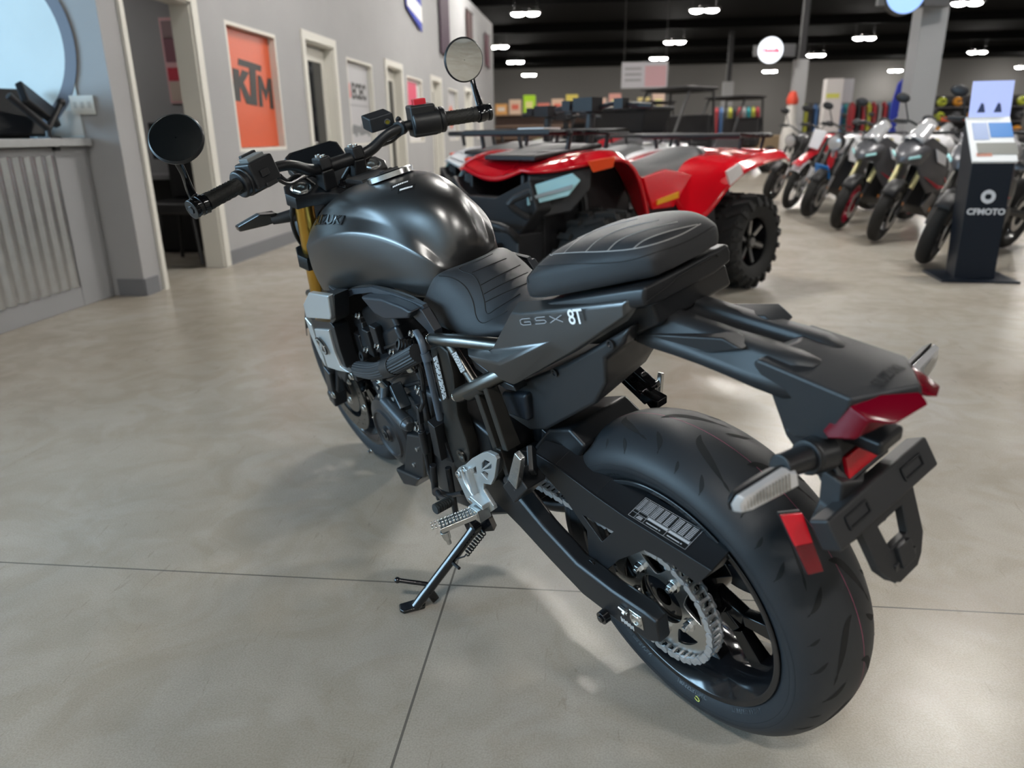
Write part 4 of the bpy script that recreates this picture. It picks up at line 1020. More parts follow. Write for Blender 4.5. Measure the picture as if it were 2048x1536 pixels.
# tail light: two swept wings meeting in a point
def lens_half():
    T = a_(1654, 877, .0755); Lt = B(1707, 818, x=-.346); Lm = B(1770, 800, y=.038); Lr = B(1843, 787, y=.003); Lb = B(1847, 798, y=.003); Bm = B(1772, 846, y=.040); out = V((-.012, .006, -.004))
    rim = [T, Lt, Lm, Lr, Lb, Bm]; ctr = [(T*.6+Bm*.4)+out*.9, (Lt*.75+Bm*.25)+out, (Lm+Bm)/2+out*1.5, (Lr+Lb)/2+out]
    inn = [p-out*.8 for p in rim]
    return rim+ctr+inn, [(0, 1, 7, 6), (1, 2, 8, 7), (2, 3, 9, 8), (3, 4, 9), (4, 5, 8, 9), (5, 0, 6), (5, 6, 7, 8)]+[(i, (i+1) % 6, (i+1) % 6+10, i+10) for i in range(6)]
g = MB(); g.add(*lens_half()); g.mir(); cl_ = MB(); P = [a_(*q, .056) for q in ((1562, 850), (1650, 872), (1668, 930), (1640, 965), (1596, 912), (1568, 874))]; cl_.poly(P, (0, -.112, 0)); obj('lower_cowl', cl_, M_plast, fen, bev=.008, seg=3)
tl = obj('tail_light', g, M_rlens, K, bev=.003, seg=3)
# ---- indicators
def indicator(stalk, body, m_body, th, name, lensface=True):
    g = MB(); g.tube(stalk[0], stalk[1], 16); o = obj(name, g, M_plast, K)
    return o
ind = None
g = MB()
ca = a_(1650, 902, .058); cb_ = a_(1582, 944, .138)+V((.016, 0, 0))
g.tube([ca, ca+(cb_-ca)*.35, ca+(cb_-ca)*.4, cb_], [.025, .023, .017, .016], 18); g.cyl(ca+(cb_-ca)*.36, ca+(cb_-ca)*.44, .0225, n=18)
io = obj('rear_indicator', g, M_satin, K, bev=.002)
def sig(yf, par):
    P = [a_(*q) for q in ((1458, 1009, .222), (1470, 990, .216), (1563, 931, .140), (1592, 936, .128), (1595, 963, .126), (1490, 1018, .204), (1463, 1025, .220))]
    P = [V((p.x, p.y*yf, p.z)) for p in P]; back = V((.014, 0, .0)); n = len(P); ctr = V((sum(p.x for p in P)/n, sum(p.y for p in P)/n, sum(p.z for p in P)/n))
    g = MB(); g.add([p+V((.003, 0, 0)) for p in P]+[ctr+(p-ctr)*.72+back for p in P], [list(range(n)), [n+i for i in range(n)][::-1]]+[(i, (i+1) % n, (i+1) % n+n, i+n) for i in range(n)]); b = obj('indicator_body', g, M_satin, par, bev=.002)
    g = MB(); F_ = [ctr+(p-ctr)*.97 for p in P]; fw = V((-.009, 0, -.001)); g.add(F_+[ctr+(p-ctr)*.86+fw for p in P], [list(range(n))[::-1], [n+i for i in range(n)]]+[(i, (i+1) % n, (i+1) % n+n, i+n) for i in range(n)])
    obj('indicator_lens', g, M_clear, par, bev=.002)
    g = MB(); a = ctr+(P[0]-ctr)*.72+fw*1.06; b = ctr+(P[3]-ctr)*.62+fw*1.06
    for k in range(15): c_ = a+(b-a)*(k/14); h = .008+.006*k/14; g.bar(c_+V((0, 0, -h)), c_+V((0, 0, h*.6)), .0016, .0012, (1, 0, 0))
    obj('lens_ribs', g, M_zinc, par, smooth=0)
sig(1, io)
g = MB(); g.tube([M_(ca), M_(ca+(cb_-ca)*.35), M_(ca+(cb_-ca)*.4), M_(cb_)], [.025, .023, .017, .016], 18); io2 = obj('rear_indicator', g, M_satin, K, bev=.002); sig(-1, io2)
# ---- plate bracket
g = MB()
g.bar((-.262, 0, .75), (-.278, 0, .70), .085, .06, (1, 0, 0), .075, .05)
g.bar((-.278, 0, .71), (-.315, 0, .665), .07, .04, (1, 0, 0), .11, .03)
P = [B(*q, x=x) for q, x in (((1622, 1054), -.325), ((1650, 1010), -.325), ((1655, 1117), -.352), ((1649, 1072), -.350))]
P = [B(*q, x=-.300) for q in ((1642, 935), (1636, 1000), (1618, 1040), (1652, 1062), (1735, 1010), (1718, 930))]; g.poly(P, (-.03, 0, -.012)); g.box((-.338, 0, .646), (.03, .225, .044), Matrix.Rotation(.45, 3, 'Y'))
pl = obj('plate_bracket', g, M_plast, K, bev=.004, seg=3)
g = MB(); g.box((-.322, 0, .735), (.075, .052, .022), Matrix.Rotation(-.1, 3, 'Y')); g.box((-.290, 0, .75), (.07, .06, .03)); obj('plate_lamp', g, M_satin, pl, bev=.006, seg=3)
g = MB(); Rp = Matrix.Rotation(.45, 3, 'Y')
for s in (-.062, .062):
    c = V((-.338, s, .648))+Rp @ V((-.0155, 0, 0))
    for q in (-.013, .013): g.box(c+Rp @ V((0, 0, q*.6)), (.003, .046, .0035), Rp)
    for q in (-.022, .022): g.box(c+Rp @ V((0, q, 0)), (.003, .0035, .016), Rp)
obj_each('plate_slot', g, M_satin, pl, bev=.0008, near=.006)
g = MB()
o3 = V((-.345, 0, .635)); T3 = [(.060, 0), (.050, -.075), (.034, -.098), (.020, -.108), (-.020, -.108), (-.034, -.098), (-.050, -.075), (-.060, 0)]; H3 = [(.030, -.02), (.022, -.062), (-.022, -.062), (-.030, -.02)]
dn = V((-.32, 0, -1)).normalized(); put(g, plate2d([[(y, z) for y, z in T3], H3], .005, .002), o3, V((0, 1, 0)), -dn)
g.box(o3+dn*.075+V((-.008, 0, 0)), (.012, .03, .03), Matrix.Rotation(.3, 3, 'Y')); g.box(o3+dn*.095+V((.004, 0, 0)), (.02, .05, .03)); obj('plate_tab', g, M_plast, pl, bev=.002)
# reflectors
g = MB(); o = V((-.300, .045, .72)); 
Pc = [B(*q, x=-.318) for q in ((1702, 932), (1772, 890), (1774, 915), (1704, 978))]
cx = V((-.318, 0, .695)); g.box(cx, (.008, .070, .032), Matrix.Rotation(.15, 3, 'Y')); r1 = obj('rear_reflector', g, M_refl, K, bev=.002)
g = MB(); g.box(cx+V((.006, 0, 0)), (.008, .076, .038), Matrix.Rotation(.15, 3, 'Y')); obj('reflector_back', g, M_black, r1, bev=.002)
Ps = [a_(*q) for q in ((1561, 1031, .128), (1605, 1027, .106), (1648, 1143, .106), (1617, 1150, .128))]
n_ = (Ps[1]-Ps[0]).cross(Ps[3]-Ps[0]).normalized(); n_ = n_ if n_.x < 0 else -n_
mid0, mid1 = Ps[0]+(Ps[3]-Ps[0])*.52, Ps[1]+(Ps[2]-Ps[1])*.5
g = MB(); g.poly([Ps[0], Ps[1], mid1, mid0], -n_*.006); g.mt(1); g.poly([mid0, mid1, Ps[2], Ps[3]], -n_*.006); r2 = obj('side_reflector', g, [M_refl, M_reflb], K, bev=.0008, smooth=30)
ct = (Ps[0]+Ps[2])/2; g = MB(); g.poly([ct+(p-ct)*1.06-n_*.006 for p in Ps], -n_*.007); obj('reflector_back', g, M_black, r2, bev=.002)
# ================================================================== front end
rk = radians(25); FA = V((-sin(rk), 0, cos(rk)))
FC = (1.465, 0, .30)
g = MB(); g.lathe(FC, (0, 1, 0), [(.230, .050), (.224, .046), (.214, .035), (.202, .016), (.200, 0), (.202, -.016), (.214, -.035), (.224, -.046), (.230, -.050), (.218, -.05), (.204, -.036), (.190, 0), (.204, .036), (.218, .05)], 80, closed=True)
g.lathe(FC, (0, 1, 0), [(.012, .06), (.03, .06), (.04, .03), (.04, -.03), (.03, -.06), (.012, -.06)], 28, closed=True)
for k in range(5):
    a = 2*pi*k/5+.4
    for s in (-1, 1): g.bar(wheel_pt(FC, 0, .03, a+s*.1), wheel_pt(FC, 0, .196, a+s*.26), .024, .022, (0, 1, 0))
fw_ = obj('front_wheel', g, M_gloss, K, bev=.003)
g, fprof = tyre(FC, .30, .060, .2255, .046, 112)
g.mt(1)
for k in range(9):
    for sd in (1, -1): o_ = 2*pi*k/9+(0 if sd > 0 else .35); groove(g, FC, fprof, sd, [(.96, o_), (.8, o_-.09), (.62, o_-.24)], .004)
obj('tyre', g, [M_rub, M_groove], fw_, smooth=50)
for s in (1, -1):
    loops = [[(.155*cos(2*pi*t/64), .155*sin(2*pi*t/64)) for t in range(64)], [(.108*cos(2*pi*t/64), .108*sin(2*pi*t/64)) for t in range(64)]]
    for k in range(40): a = 2*pi*k/40; r = (.118, .130, .142, .135)[k % 4]; loops.append([(r*cos(a)+.0038*cos(t*pi/4), r*sin(a)+.0038*sin(t*pi/4)) for t in range(8)])
    g = MB(); put(g, plate2d(loops, .0022, .0003), (FC[0], s*.074, FC[2]), (1, 0, 0), (0, 0, 1)); g.lathe((FC[0], s*.068, FC[2]), (0, s, 0), [(.03, 0), (.075, .004), (.09, .004), (.09, .0), (.03, -.004)], 32, closed=True)
    obj('brake_disc', g, M_metgr, fw_, smooth=30)
for s in (1, -1):
    bt = V((1.465, s*.103, .30)); top = bt+FA*.735*1.055
    o0 = V((1.465-.0, s*.103, .30)); T = V((1.130, s*.103, 1.0))
    ax = (T-o0).normalized()
    g = MB(); g.cyl(o0+ax*.30, T-ax*.03, .0255, n=28); fo = obj('fork_leg', g, M_gold, K)
    g = MB(); g.cyl(o0+ax*.02, o0+ax*.32, .0205, n=24); g.cyl(o0+ax*.27, o0+ax*.31, .028, n=24); obj('fork_slider', g, M_metdk, fo)
    g = MB(); g.bar(o0-ax*.045, o0+ax*.12, .045, .05, (0, 1, 0)); g.bar(o0+ax*.02+V((-.03, 0, 0)), o0+ax*.16+V((-.05, -.01*s, 0)), .02, .03, (0, 1, 0)); g.cyl(o0+V((0, -.02*s, 0)), o0+V((0, .03*s, 0)), .018, n=20); obj('fork_foot', g, M_metdk, fo, bev=.006)
    g = MB(); c = o0+ax*.135+V((-.115, -.012*s, .02)); g.box(c, (.06, .05, .11), Matrix.Rotation(-.75, 3, 'Y')); g.box(c+V((.03, .01*s, -.02)), (.03, .03, .08), Matrix.Rotation(-.75, 3, 'Y')); cl = obj('brake_caliper', g, M_satin, K, bev=.008, seg=3)
    g = MB()
    for q in ((-.03, -.04), (.02, .045)): g.bolt(c+V((q[0], .024*s, q[1])), (0, s, 0), .007, .006)
    obj_each('caliper_bolt', g, M_zinc, cl, near=.006)
    g = MB(); g.lathe(T, ax, [(.0255, -.03), (.029, -.004), (.029, .003), (.025, .006), (.021, .004)], 32); g.lathe(T, ax, [(.021, .004), (.019, .007), (.010, .007), (.009, .003), (0, .003)], 6); obj('fork_cap', g, M_zinc, fo, smooth=30)
g = MB(); cT = V((1.130, 0, 1.0)); axn = (V((1.130, 0, 1.0))-V((1.465, 0, .3))).normalized(); u, v, w = frame(axn, (1, 0, 0))
T3 = [(.045, -.065), (.06, -.10), (.065, -.140), (-.0, -.142), (-.055, -.13)]
out2 = []
def tp_(a, b): return (a, b)
outl = [(-.032, -.10), (-.028, -.132), (.0, -.143), (.03, -.132), (.036, -.10), (.03, -.05), (.04, -.03), (.04, .03), (.03, .05), (.036, .10), (.03, .132), (.0, .143), (-.028, .132), (-.032, .10), (-.05, .055), (-.075, .03), (-.075, -.03), (-.05, -.055)]
uf = (V((1, 0, 0))-axn*axn.x).normalized()
hol = [[(.0265*cos(2*pi*t/24), s*.103+.0265*sin(2*pi*t/24)) for t in range(24)] for s in (1, -1)]
put(g, plate2d([outl]+hol, .014, .004), cT-axn*.014, uf, V((0, 1, 0)), axn); tc_ = obj('top_clamp', g, M_satin, K, smooth=30)
g = MB(); q = cT-uf*.045+axn*.003; g.lathe(q, axn, [(.022, -.01), (.022, .004), (.017, .009), (.008, .009), (.007, .006), (0, .006)], 6); obj('stem_nut', g, M_gloss, tc_, bev=.002)
g = MB(); put(g, plate2d([outl]+hol, .018, .004), cT-axn*.21, uf, V((0, 1, 0)), axn); g.cyl(cT-uf*.045-axn*.22, cT-uf*.045, .028, n=20); obj('lower_clamp', g, M_satin, K, smooth=30)
# handlebar
HBH = [(1.078, 0, 1.041), (1.077, .035, 1.041), (1.074, .062, 1.042), (1.064, .092, 1.050), (1.050, .122, 1.068), (1.040, .150, 1.078), (1.030, .190, 1.081), (1.010, .252, 1.076), (.972, .384, 1.061)]
full = [V((x, -y, z)) for x, y, z in HBH[:0:-1]]+[V(p) for p in HBH]
g = MB(); g.tube(full, [.0125]*5+[.0142]*2+[.0165]*3+[.0142]*2+[.0125]*5, 18, k=5); hbar = obj('handlebar', g, M_satin, K)
for s in (1, -1):
    g = MB(); c = V((1.078, s*.046, 1.043)); g.bar(V((1.095, s*.044, .992)), c, .038, .046, (1, 0, 0), .032, .05); g.box(c+V((0, 0, .010)), (.054, .031, .030)); cl = obj('bar_clamp', g, M_satin, hbar, bev=.005, seg=3)
    g = MB(); 
    for q in (-.016, .016): g.lathe(c+V((q, 0, .0255)), (0, 0, 1), [(.0068, 0), (.0068, .004), (.004, .004), (.003, .001), (0, .001)], 14)
    obj_each('clamp_bolt', g, M_zinc, cl, near=.006)
def along(t):   # points on the straight outer part of the bar
    a, b = V(HBH[-2]), V(HBH[-1]); return a+(b-a)*t
for s in (1, -1):
    S_ = lambda p: V((p.x, p.y*s, p.z))
    a, b = along(0.02), along(.88); d = (b-a).normalized(); g = MB(); g.cyl(S_(a), S_(b), .0178, n=24); g.cyl(S_(a-d*.002), S_(a+d*.01), .0235, n=24); g.cyl(S_(b-d*.012), S_(b), .0195, n=24)
    u, v, w = frame(d, (0, 0, 1))
    for k in range(6):
        for j in range(7):
            an = 2*pi*j/7; t0 = a+d*(.02+.0155*k); n0 = u*cos(an)+v*sin(an); n1 = u*cos(an+.5)+v*sin(an+.5); g.bar(S_(t0+n0*.0178), S_(t0+d*.016+n1*.0178), .0022, .0022, S_(n0))
            g.bar(S_(t0+d*.016+n1*.0178), S_(t0+d*.026+n0*.0178), .0018, .002, S_(n0))
    obj('grip', g, M_grip, hbar)
    # bar end and mirror
    e0, e1 = along(.885), along(1.10); g = MB(); g.cyl(S_(e0), S_(e1), .019, n=24); g.cyl(S_(e0+d*.006), S_(e0+d*.02), .022, n=24); g.cyl(S_(e1), S_(e1+d*.009), .0215, n=24); be = obj('bar_end', g, M_gloss, K, bev=.0015)
    g = MB(); g.cyl(S_(e1+d*.009), S_(e1+d*.011), .009, n=6); obj('bar_end_bolt', g, M_metdk, be)
for s, mc, nrm in ((1, B(352, 276, y=.395), None), (-1, B(928.5, 120, y=-.380), None)):
    R_ = .052 if s > 0 else .0525
    S_ = lambda p: V((p.x, p.y*s, p.z))
    e = S_(along(1.0)); camd = (MINV @ CAM-mc).normalized()
    nrm = (camd*1.0+V((-.20, .22, .78))).normalized() if s > 0 else (camd*1.0+V((-.25, -.32, -.14))).normalized()
    g = MB(); g.lathe(mc, -nrm, [(R_, -.001), (R_+.0022, .002), (R_+.001, .008), (R_*.8, .014), (0, .017)], 48); mi = obj('mirror', g, M_satin, K)
    g = MB(); g.lathe(mc, nrm, [(R_+.0002, .001), (R_-.0012, .0025), (R_-.002, .001)], 48); obj('mirror_rim', g, M_satin, mi)
    g = MB(); g.lathe(mc, nrm, [(R_-.0012, .0012), (R_*.66, .0016), (R_*.33, .0019), (.001, .002)], 48); obj('mirror_glass', g, M_mirror, mi)
    g = MB(); base = mc-nrm*.012+V((0, s*.016, -.028)); g.tube([e+V((0, 0, .0)), e+V((.012, s*.004, .03)), base+(e-base)*.35+V((.004, 0, 0)), base+V((0, 0, -.010)), base], [.012, .010, .0075, .0085, .010], 12, k=4, flat=.75); g.cyl(e-V((0, .016*s, 0)), e+V((0, .012*s, 0)), .021, n=24); obj('mirror_stem', g, M_gloss, mi)
# switchgear left
def swbox(s, t, name, hh=.030):
    c = along(t); d = (along(1)-along(0)).normalized(); return V((c.x, c.y*s, c.z)), V((d.x, d.y*s, d.z))
SWR = 0.
c, d = swbox(1, -.17, 'l'); Rm = d.to_track_quat('Y', 'Z').to_matrix() @ Matrix.Rotation(SWR, 3, 'Y')
g = MB(); g.cyl(c-d*.027, c+d*.030, .0245, n=24); g.box(c+Rm @ V((-.008, 0, .006)), (.044, .050, .044), Rm); g.cyl(c+d*.028, c+d*.040, .023, n=20); g.xf(Matrix.Translation(c) @ Matrix.Scale(1.38, 4) @ Matrix.Translation(-c)); sg = obj('left_switchgear', g, M_satin, K, bev=.005, seg=3)
g = MB(); g.box(c+Rm @ V((-.008, 0, .030)), (.026, .034, .008), Rm); g.mt(1); g.box(c+Rm @ V((-.030, .004, .006)), (.010, .016, .012), Rm); g.box(c+Rm @ V((-.031, .0, -.014)), (.008, .022, .008), Rm); g.box(c+Rm @ V((.016, -.01, .03)), (.010, .03, .012), Rm); g.xf(Matrix.Translation(c) @ Matrix.Scale(1.38, 4) @ Matrix.Translation(-c)); obj('buttons', g, [mat('button_grey', (.14, .15, .15), .5), M_black], sg, bev=.002)
c, d = swbox(-1, -.16, 'r'); Rm = d.to_track_quat('Y', 'Z').to_matrix() @ Matrix.Rotation(SWR, 3, 'Y')
g = MB(); g.cyl(c-d*.024, c+d*.030, .0245, n=24); g.box(c+Rm @ V((-.006, -.002, .004)), (.046, .048, .056), Rm); g.cyl(c+d*.028, c+d*.040, .0235, n=20); g.xf(Matrix.Translation(c) @ Matrix.Scale(1.38, 4) @ Matrix.Translation(-c)); sg = obj('right_switchgear', g, M_satin, K, bev=.006, seg=3)
g = MB(); g.box(c+Rm @ V((-.010, -.002, .036)), (.020, .024, .012), Rm); g.xf(Matrix.Translation(c) @ Matrix.Scale(1.38, 4) @ Matrix.Translation(-c)); obj('stop_switch', g, mat('switch_red', (.62, .012, .03), .3, coat=.3), sg, bev=.003)
g = MB(); g.box(c+Rm @ V((-.030, .008, .002)), (.003, .010, .016), Rm); g.box(c+Rm @ V((-.0305, -.002, .002)), (.002, .003, .018), Rm); g.xf(Matrix.Translation(c) @ Matrix.Scale(1.38, 4) @ Matrix.Translation(-c)); obj('start_button', g, M_gloss, sg, bev=.001)
g = MB(); o = c+Rm @ V((-.0296, -.013, -.004)); dy = Rm @ V((0, 1, 0)); dz = Rm @ V((0, 0, 1)); s6 = .0045
for a, b in (((-1, 0), (1, 0)), ((-1, 0), (0, 1.7)), ((1, 0), (0, 1.7))): g.bar(o+dy*a[0]*s6+dz*a[1]*s6, o+dy*b[0]*s6+dz*b[1]*s6, .001, .001, Rm @ V((1, 0, 0)))
g.xf(Matrix.Translation(c) @ Matrix.Scale(1.38, 4) @ Matrix.Translation(-c)); obj('hazard_mark', g, mat('hazard_red', (.5, .02, .03), .5), sg, smooth=0)
# master cylinder, levers, cables
Pm = [B(*q) if False else B(q[0], q[1], y=q[2]) for q in ((738, 239, -.118), (785, 224, -.172), (793, 253, -.172), (744, 268, -.118))]
g = MB(); g.poly(Pm, V((.045, -.0, .012))); mcx = obj('brake_reservoir', g, M_satin, K, bev=.004)
ctr = (Pm[0]+Pm[2])/2; nn = (Pm[1]-Pm[0]).cross(Pm[3]-Pm[0]).normalized(); nn = nn if nn.x < 0 else -nn; cc_ = ctr+(Pm[1]-Pm[0])*.2
g = MB(); g.lathe(cc_+nn*.001, nn, [(.0085, 0), (.0085, .004), (.006, .004), (.006, .002)], 24); obj('sight_glass_rim', g, M_chrome, mcx); g = MB(); g.lathe(cc_+nn*.002, nn, [(.006, 0), (0, 0)], 20); obj('sight_glass', g, mat('fluid_yellow', (.25, .22, .03), .1), mcx)
g = MB()
for q in ((797, 240), (802, 262)): p = B(*q, y=-.185); g.bolt(p, (-.8, .3, .4), .006, .008); g.ball(p+V((-.006, .002, .004)), .006)
q = V((1.036, -.170, 1.08)); g.cyl(q-V((-.004, .008, 0)), q+V((-.004, .008, 0)), .018, n=20); obj('lever_clamp', g, M_satin, mcx)
for s in (1, -1):
    g = MB(); g.tube([V((1.06, s*.20, 1.075)), V((1.085, s*.24, 1.068)), V((1.075, s*.30, 1.055)), V((1.055, s*.37, 1.048))], [.008, .008, .007, .008], 10, k=4, flat=.7); g.bar(V((1.035, s*.185, 1.08)), V((1.065, s*.205, 1.073)), .02, .02); obj('brake_lever' if s < 0 else 'clutch_lever', g, M_satin, hbar)
g = MB()
g.tube([B(800, 268, y=-.19), B(775, 285, y=-.15), B(745, 295, y=-.10), B(715, 312, y=-.05), (1.13, 0, .98)], .006, 8, k=5); g.tube([B(805, 262, y=-.20), B(785, 282, y=-.16), B(750, 300, y=-.10), (1.14, -.02, .96)], .0045, 8, k=5)
g.tube([B(560, 352, y=.17), B(575, 362, y=.14), B(600, 352, y=.10), (1.14, .05, .98)], .006, 8, k=5); g.tube([B(552, 356, y=.18), B(580, 368, y=.15), B(625, 350, y=.06), (1.16, .0, .96)], .0045, 8, k=5)
g.tube([B(586, 400, y=.13), B(584, 440, y=.135), B(592, 470, y=.13), B(606, 492, y=.11)], .006, 8, k=5)
obj_each('control_cable', g, M_black, hbar, near=.006)
# dashboard screen
Pd = [B(563, 335, y=.075), B(577, 314, y=.073), B(660, 284, y=-.068), B(671, 284, y=-.075), B(686, 302, y=-.078)]
Pd = [V((1.225, .082, 1.040)), V((1.245, .078, 1.072)), V((1.250, .060, 1.080)), V((1.250, -.060, 1.080)), V((1.245, -.078, 1.072)), V((1.225, -.082, 1.040)), V((1.20, -.07, 1.005)), V((1.20, .07, 1.005))]
g = MB(); g.poly(Pd, (.022, 0, -.012)); ds = obj('dash_display', g, M_satin, K, bev=.003)
g = MB(); cp_ = V((1.222, 0, 1.043)); w = (Pd[1]-Pd[0]).cross(Pd[4]-Pd[1]).normalized(); w = w if w.x < 0 else -w; g.add([cp_+(p-cp_)*.9+w*.0035 for p in Pd], [list(range(8))]); obj('screen', g, M_dkglass, ds, smooth=0)
g = MB(); g.box((1.19, 0, .99), (.06, .07, .05)); obj('display_mount', g, M_satin, ds)
# headlight shell (mostly hidden) and front indicators
g = MB(); g.lathe((1.30, 0, .86), (1, 0, -.1), [(.0, -.07), (.06, -.065), (.095, -.03), (.10, .0), (.10, .03), (.085, .036), (0, .036)], 36); hl = obj('headlight', g, M_satin, K); g = MB(); g.lathe((1.33, 0, .857), (1, 0, -.1), [(.085, 0), (.05, .012), (0, .016)], 36); obj('headlight_lens', g, M_clear, hl)
for s in (1, -1):
    ca = B(596, 428, y=.115); cb = B(545, 440, y=.175); ct = B(478, 458, y=.25); S_ = lambda p: V((p.x, p.y*s, p.z))
    g = MB(); g.tube([S_(ca+V((0, -.03, 0))), S_(ca), S_(cb)], [.019, .018, .0125], 16, k=3); fi = obj('front_indicator', g, M_plast, K)
    Pq = [B(*q) if 0 else B(q[0], q[1], y=q[2]) for q in ((552, 428, .165), (568, 432, .150), (560, 443, .155), (535, 452, .185), (480, 465, .248), (476, 455, .252), (520, 430, .205))]
    g = MB(); P_ = [S_(p) for p in Pq]; g.poly(P_, V((.030, 0, .004))); obj('indicator_body', g, M_gloss, fi, bev=.005, seg=3)
# front fender
g = MB()
for i in range(2):
    pass
rows = []
for k in range(13):
    a = radians(30+k*10.5); r = .318; rows.append([wheel_pt(FC, y, r-(.012 if abs(y) > .05 else 0)-(.03 if abs(y) > .06 else 0), a) for y in (-.068, -.055, -.03, 0, .03, .055, .068)])
g.loft(rows, closed=False); obj('front_fender', g, M_satin, K, solid=.003)
# radiator with silver shrouds
g = MB(); g.box((1.06, 0, .62), (.035, .30, .30), Matrix.Rotation(-.25, 3, 'Y')); rad = obj('radiator', g, M_black, K, bev=.003)
g = MB(); P = [a_(*q) for q in ((616, 586, .195), (655, 592, .20), (661, 633, .20), (660, 640, .20), (612, 636, .20), (606, 608, .19), (610, 600, .19))]; g.poly(P, (0, -.018, 0)); s1 = obj('radiator_shroud', g, M_alu, K, bev=.004, seg=3)
g = MB(); P = [a_(*q, .197) for q in ((628, 658), (656, 660), (668, 705), (680, 733), (698, 746), (676, 742), (655, 735), (648, 712), (636, 690))]; g.poly(P, (0, -.016, 0)); P = [a_(*q, .19) for q in ((609, 634), (622, 650), (634, 690), (645, 712), (652, 735), (640, 715), (620, 668))]; g.poly(P, (0, -.012, 0)); obj('lower_shroud', g, M_alu, s1, bev=.003, seg=3)
g = MB(); P = [a_(*q, .188) for q in ((648, 588), (668, 590), (671, 640), (664, 648), (660, 645), (661, 632), (655, 592))]; g.poly(P, (0, -.04, 0)); P = [a_(*q, .19) for q in ((622, 642), (660, 645), (668, 655), (680, 700), (692, 735), (698, 744), (682, 734), (670, 705), (657, 660), (628, 656))]; g.poly(P, (0, -.04, 0)); obj('shroud_liner', g, M_satin, s1, bev=.004, seg=3)
c = a_(643, 692, .2035); g = MB(); loops = [[(.019*cos(2*pi*t/32), .032*sin(2*pi*t/32)) for t in range(32)]]
uu = (a_(655, 706, .1985)-a_(631, 676, .1985)).normalized(); vv = V((0, 1, 0)).cross(uu).normalized(); put(g, plate2d([[(b, a) for a, b in loops[0]]], .0012, .0006), c, uu, vv, V((0, 1, 0))); em = obj('shroud_emblem', g, M_gloss, s1)
g = MB(); put(g, plate2d([[(.028*cos(2*pi*t/32), .015*sin(2*pi*t/32)) for t in range(32)], [(.025*cos(2*pi*t/32), .012*sin(2*pi*t/32)) for t in range(32)]], .0004, 0), c+V((0, .0022, 0)), uu, vv, V((0, 1, 0))); put(g, text2d('8', .026, .0003, bold=.001, align='CENTER'), c+V((0, .0022, 0))+vv*-.009, uu, vv, V((0, 1, 0))); obj('emblem_mark', g, M_alu, em, smooth=0)
g = MB()
for q in ((704, 752), (668, 790), (730, 815), (702, 800)): g.bolt(a_(*q, .15), (0, 1, 0), .009, .008)
obj_each('shroud_bolt', g, M_zinc, s1, bev=.001, near=.006)
g = MB(); g.tube([(1.02, .06, .50), (.98, .07, .38), (.92, .06, .28), (.75, .04, .22), (.45, -.05, .22), (.36, -.14, .30)], .024, 14, k=6); g.tube([(1.02, -.06, .50), (.98, -.07, .38), (.92, -.06, .28), (.75, -.02, .21)], .024, 14, k=6); obj('exhaust_pipe', g, M_metdk, K)
# ================================================================== counter corner on the left
M_galv = mat('galvanised', (.66, .68, .70), .27, .95, var=.07, vscale=14)
M_ctop = mat('counter_top_grey', (.36, .37, .375), .45, var=.05, vscale=30)
M_cgrey = mat('counter_grey', (.30, .305, .315), .6)
ct = empty('counter', 'service counter with corrugated metal front and grey top', 'counter', (-3.9, 3.6, 0))
def L(o, m): return o
g = MB(); g.box((.02, -.1, 1.06), (1.0, 2.85, .05)); obj('counter_top', g, M_ctop, ct, bev=.006)
g = MB(); n = 240; vs = []
for i in range(n+1):
    yy = -1.45+2.45*i/n; xx = .458+.017*sin(2*pi*yy/.095)
    vs += [V((xx, yy, .135)), V((xx, yy, .985))]
g.add(vs, [(2*i, 2*i+2, 2*i+3, 2*i+1) for i in range(n)]); obj('corrugated_panel', g, M_galv, ct, smooth=60, fix=False)
g = MB(); g.box((.445, -.1, .065), (.03, 2.85, .13)); g.box((.44, 1.17, .517), (.05, .33, 1.034)); g.box((.445, -.1, 1.005), (.03, 2.85, .05)); g.box((.0, -.06, .52), (.87, 2.77, 1.03)); obj('counter_body', g, M_cgrey, ct, bev=.004)
# payment terminal and clamp arm on the counter
M_dev = mat('device_black', (.012, .012, .014), .4)
P0 = Wp(38, 280, x=-3.72); P0.z = 1.085; t = empty('cash_register', 'black register screen on the counter below the wheel mural', 'register', P0)
g = MB(); R = Matrix.Rotation(radians(-25), 3, 'Z')
g.box((-.04, -.02, .16), (.05, .42, .30), R @ Matrix.Rotation(radians(-18), 3, 'Y')); obj('screen', g, M_dev, t, bev=.01)
g = MB(); g.box((-.12, 0, .05), (.22, .26, .10), R); g.box((-.1, .0, .15), (.06, .10, .2), R); obj('stand', g, M_dev, t, bev=.012)
P0 = Wp(100, 282, x=-3.46); P0.z = 1.085; t = empty('card_reader', 'black card reader on a folding clamp arm at the counter edge', 'reader', P0)
g = MB(); g.tube([(0, 0, .0), (0, 0, .06), (-.06, -.20, .25)], .022, 10); g.tube([(0, 0, .05), (.02, .15, .22)], .02, 10); g.ball((.02, .15, .22), .028); g.cyl((0, 0, -.14), (0, 0, .01), .02, n=12); g.box((0, -.0, .0), (.09, .10, .022)); g.box((.01, 0, -.06), (.07, .05, .03)); obj('arm', g, M_dev, t, bev=.003)
g = MB(); g.box((-.05, .03, .20), (.05, .30, .16), Matrix.Rotation(radians(-30), 3, 'X') @ Matrix.Rotation(radians(-30), 3, 'Y')); obj('reader_body', g, M_dev, t, bev=.012)
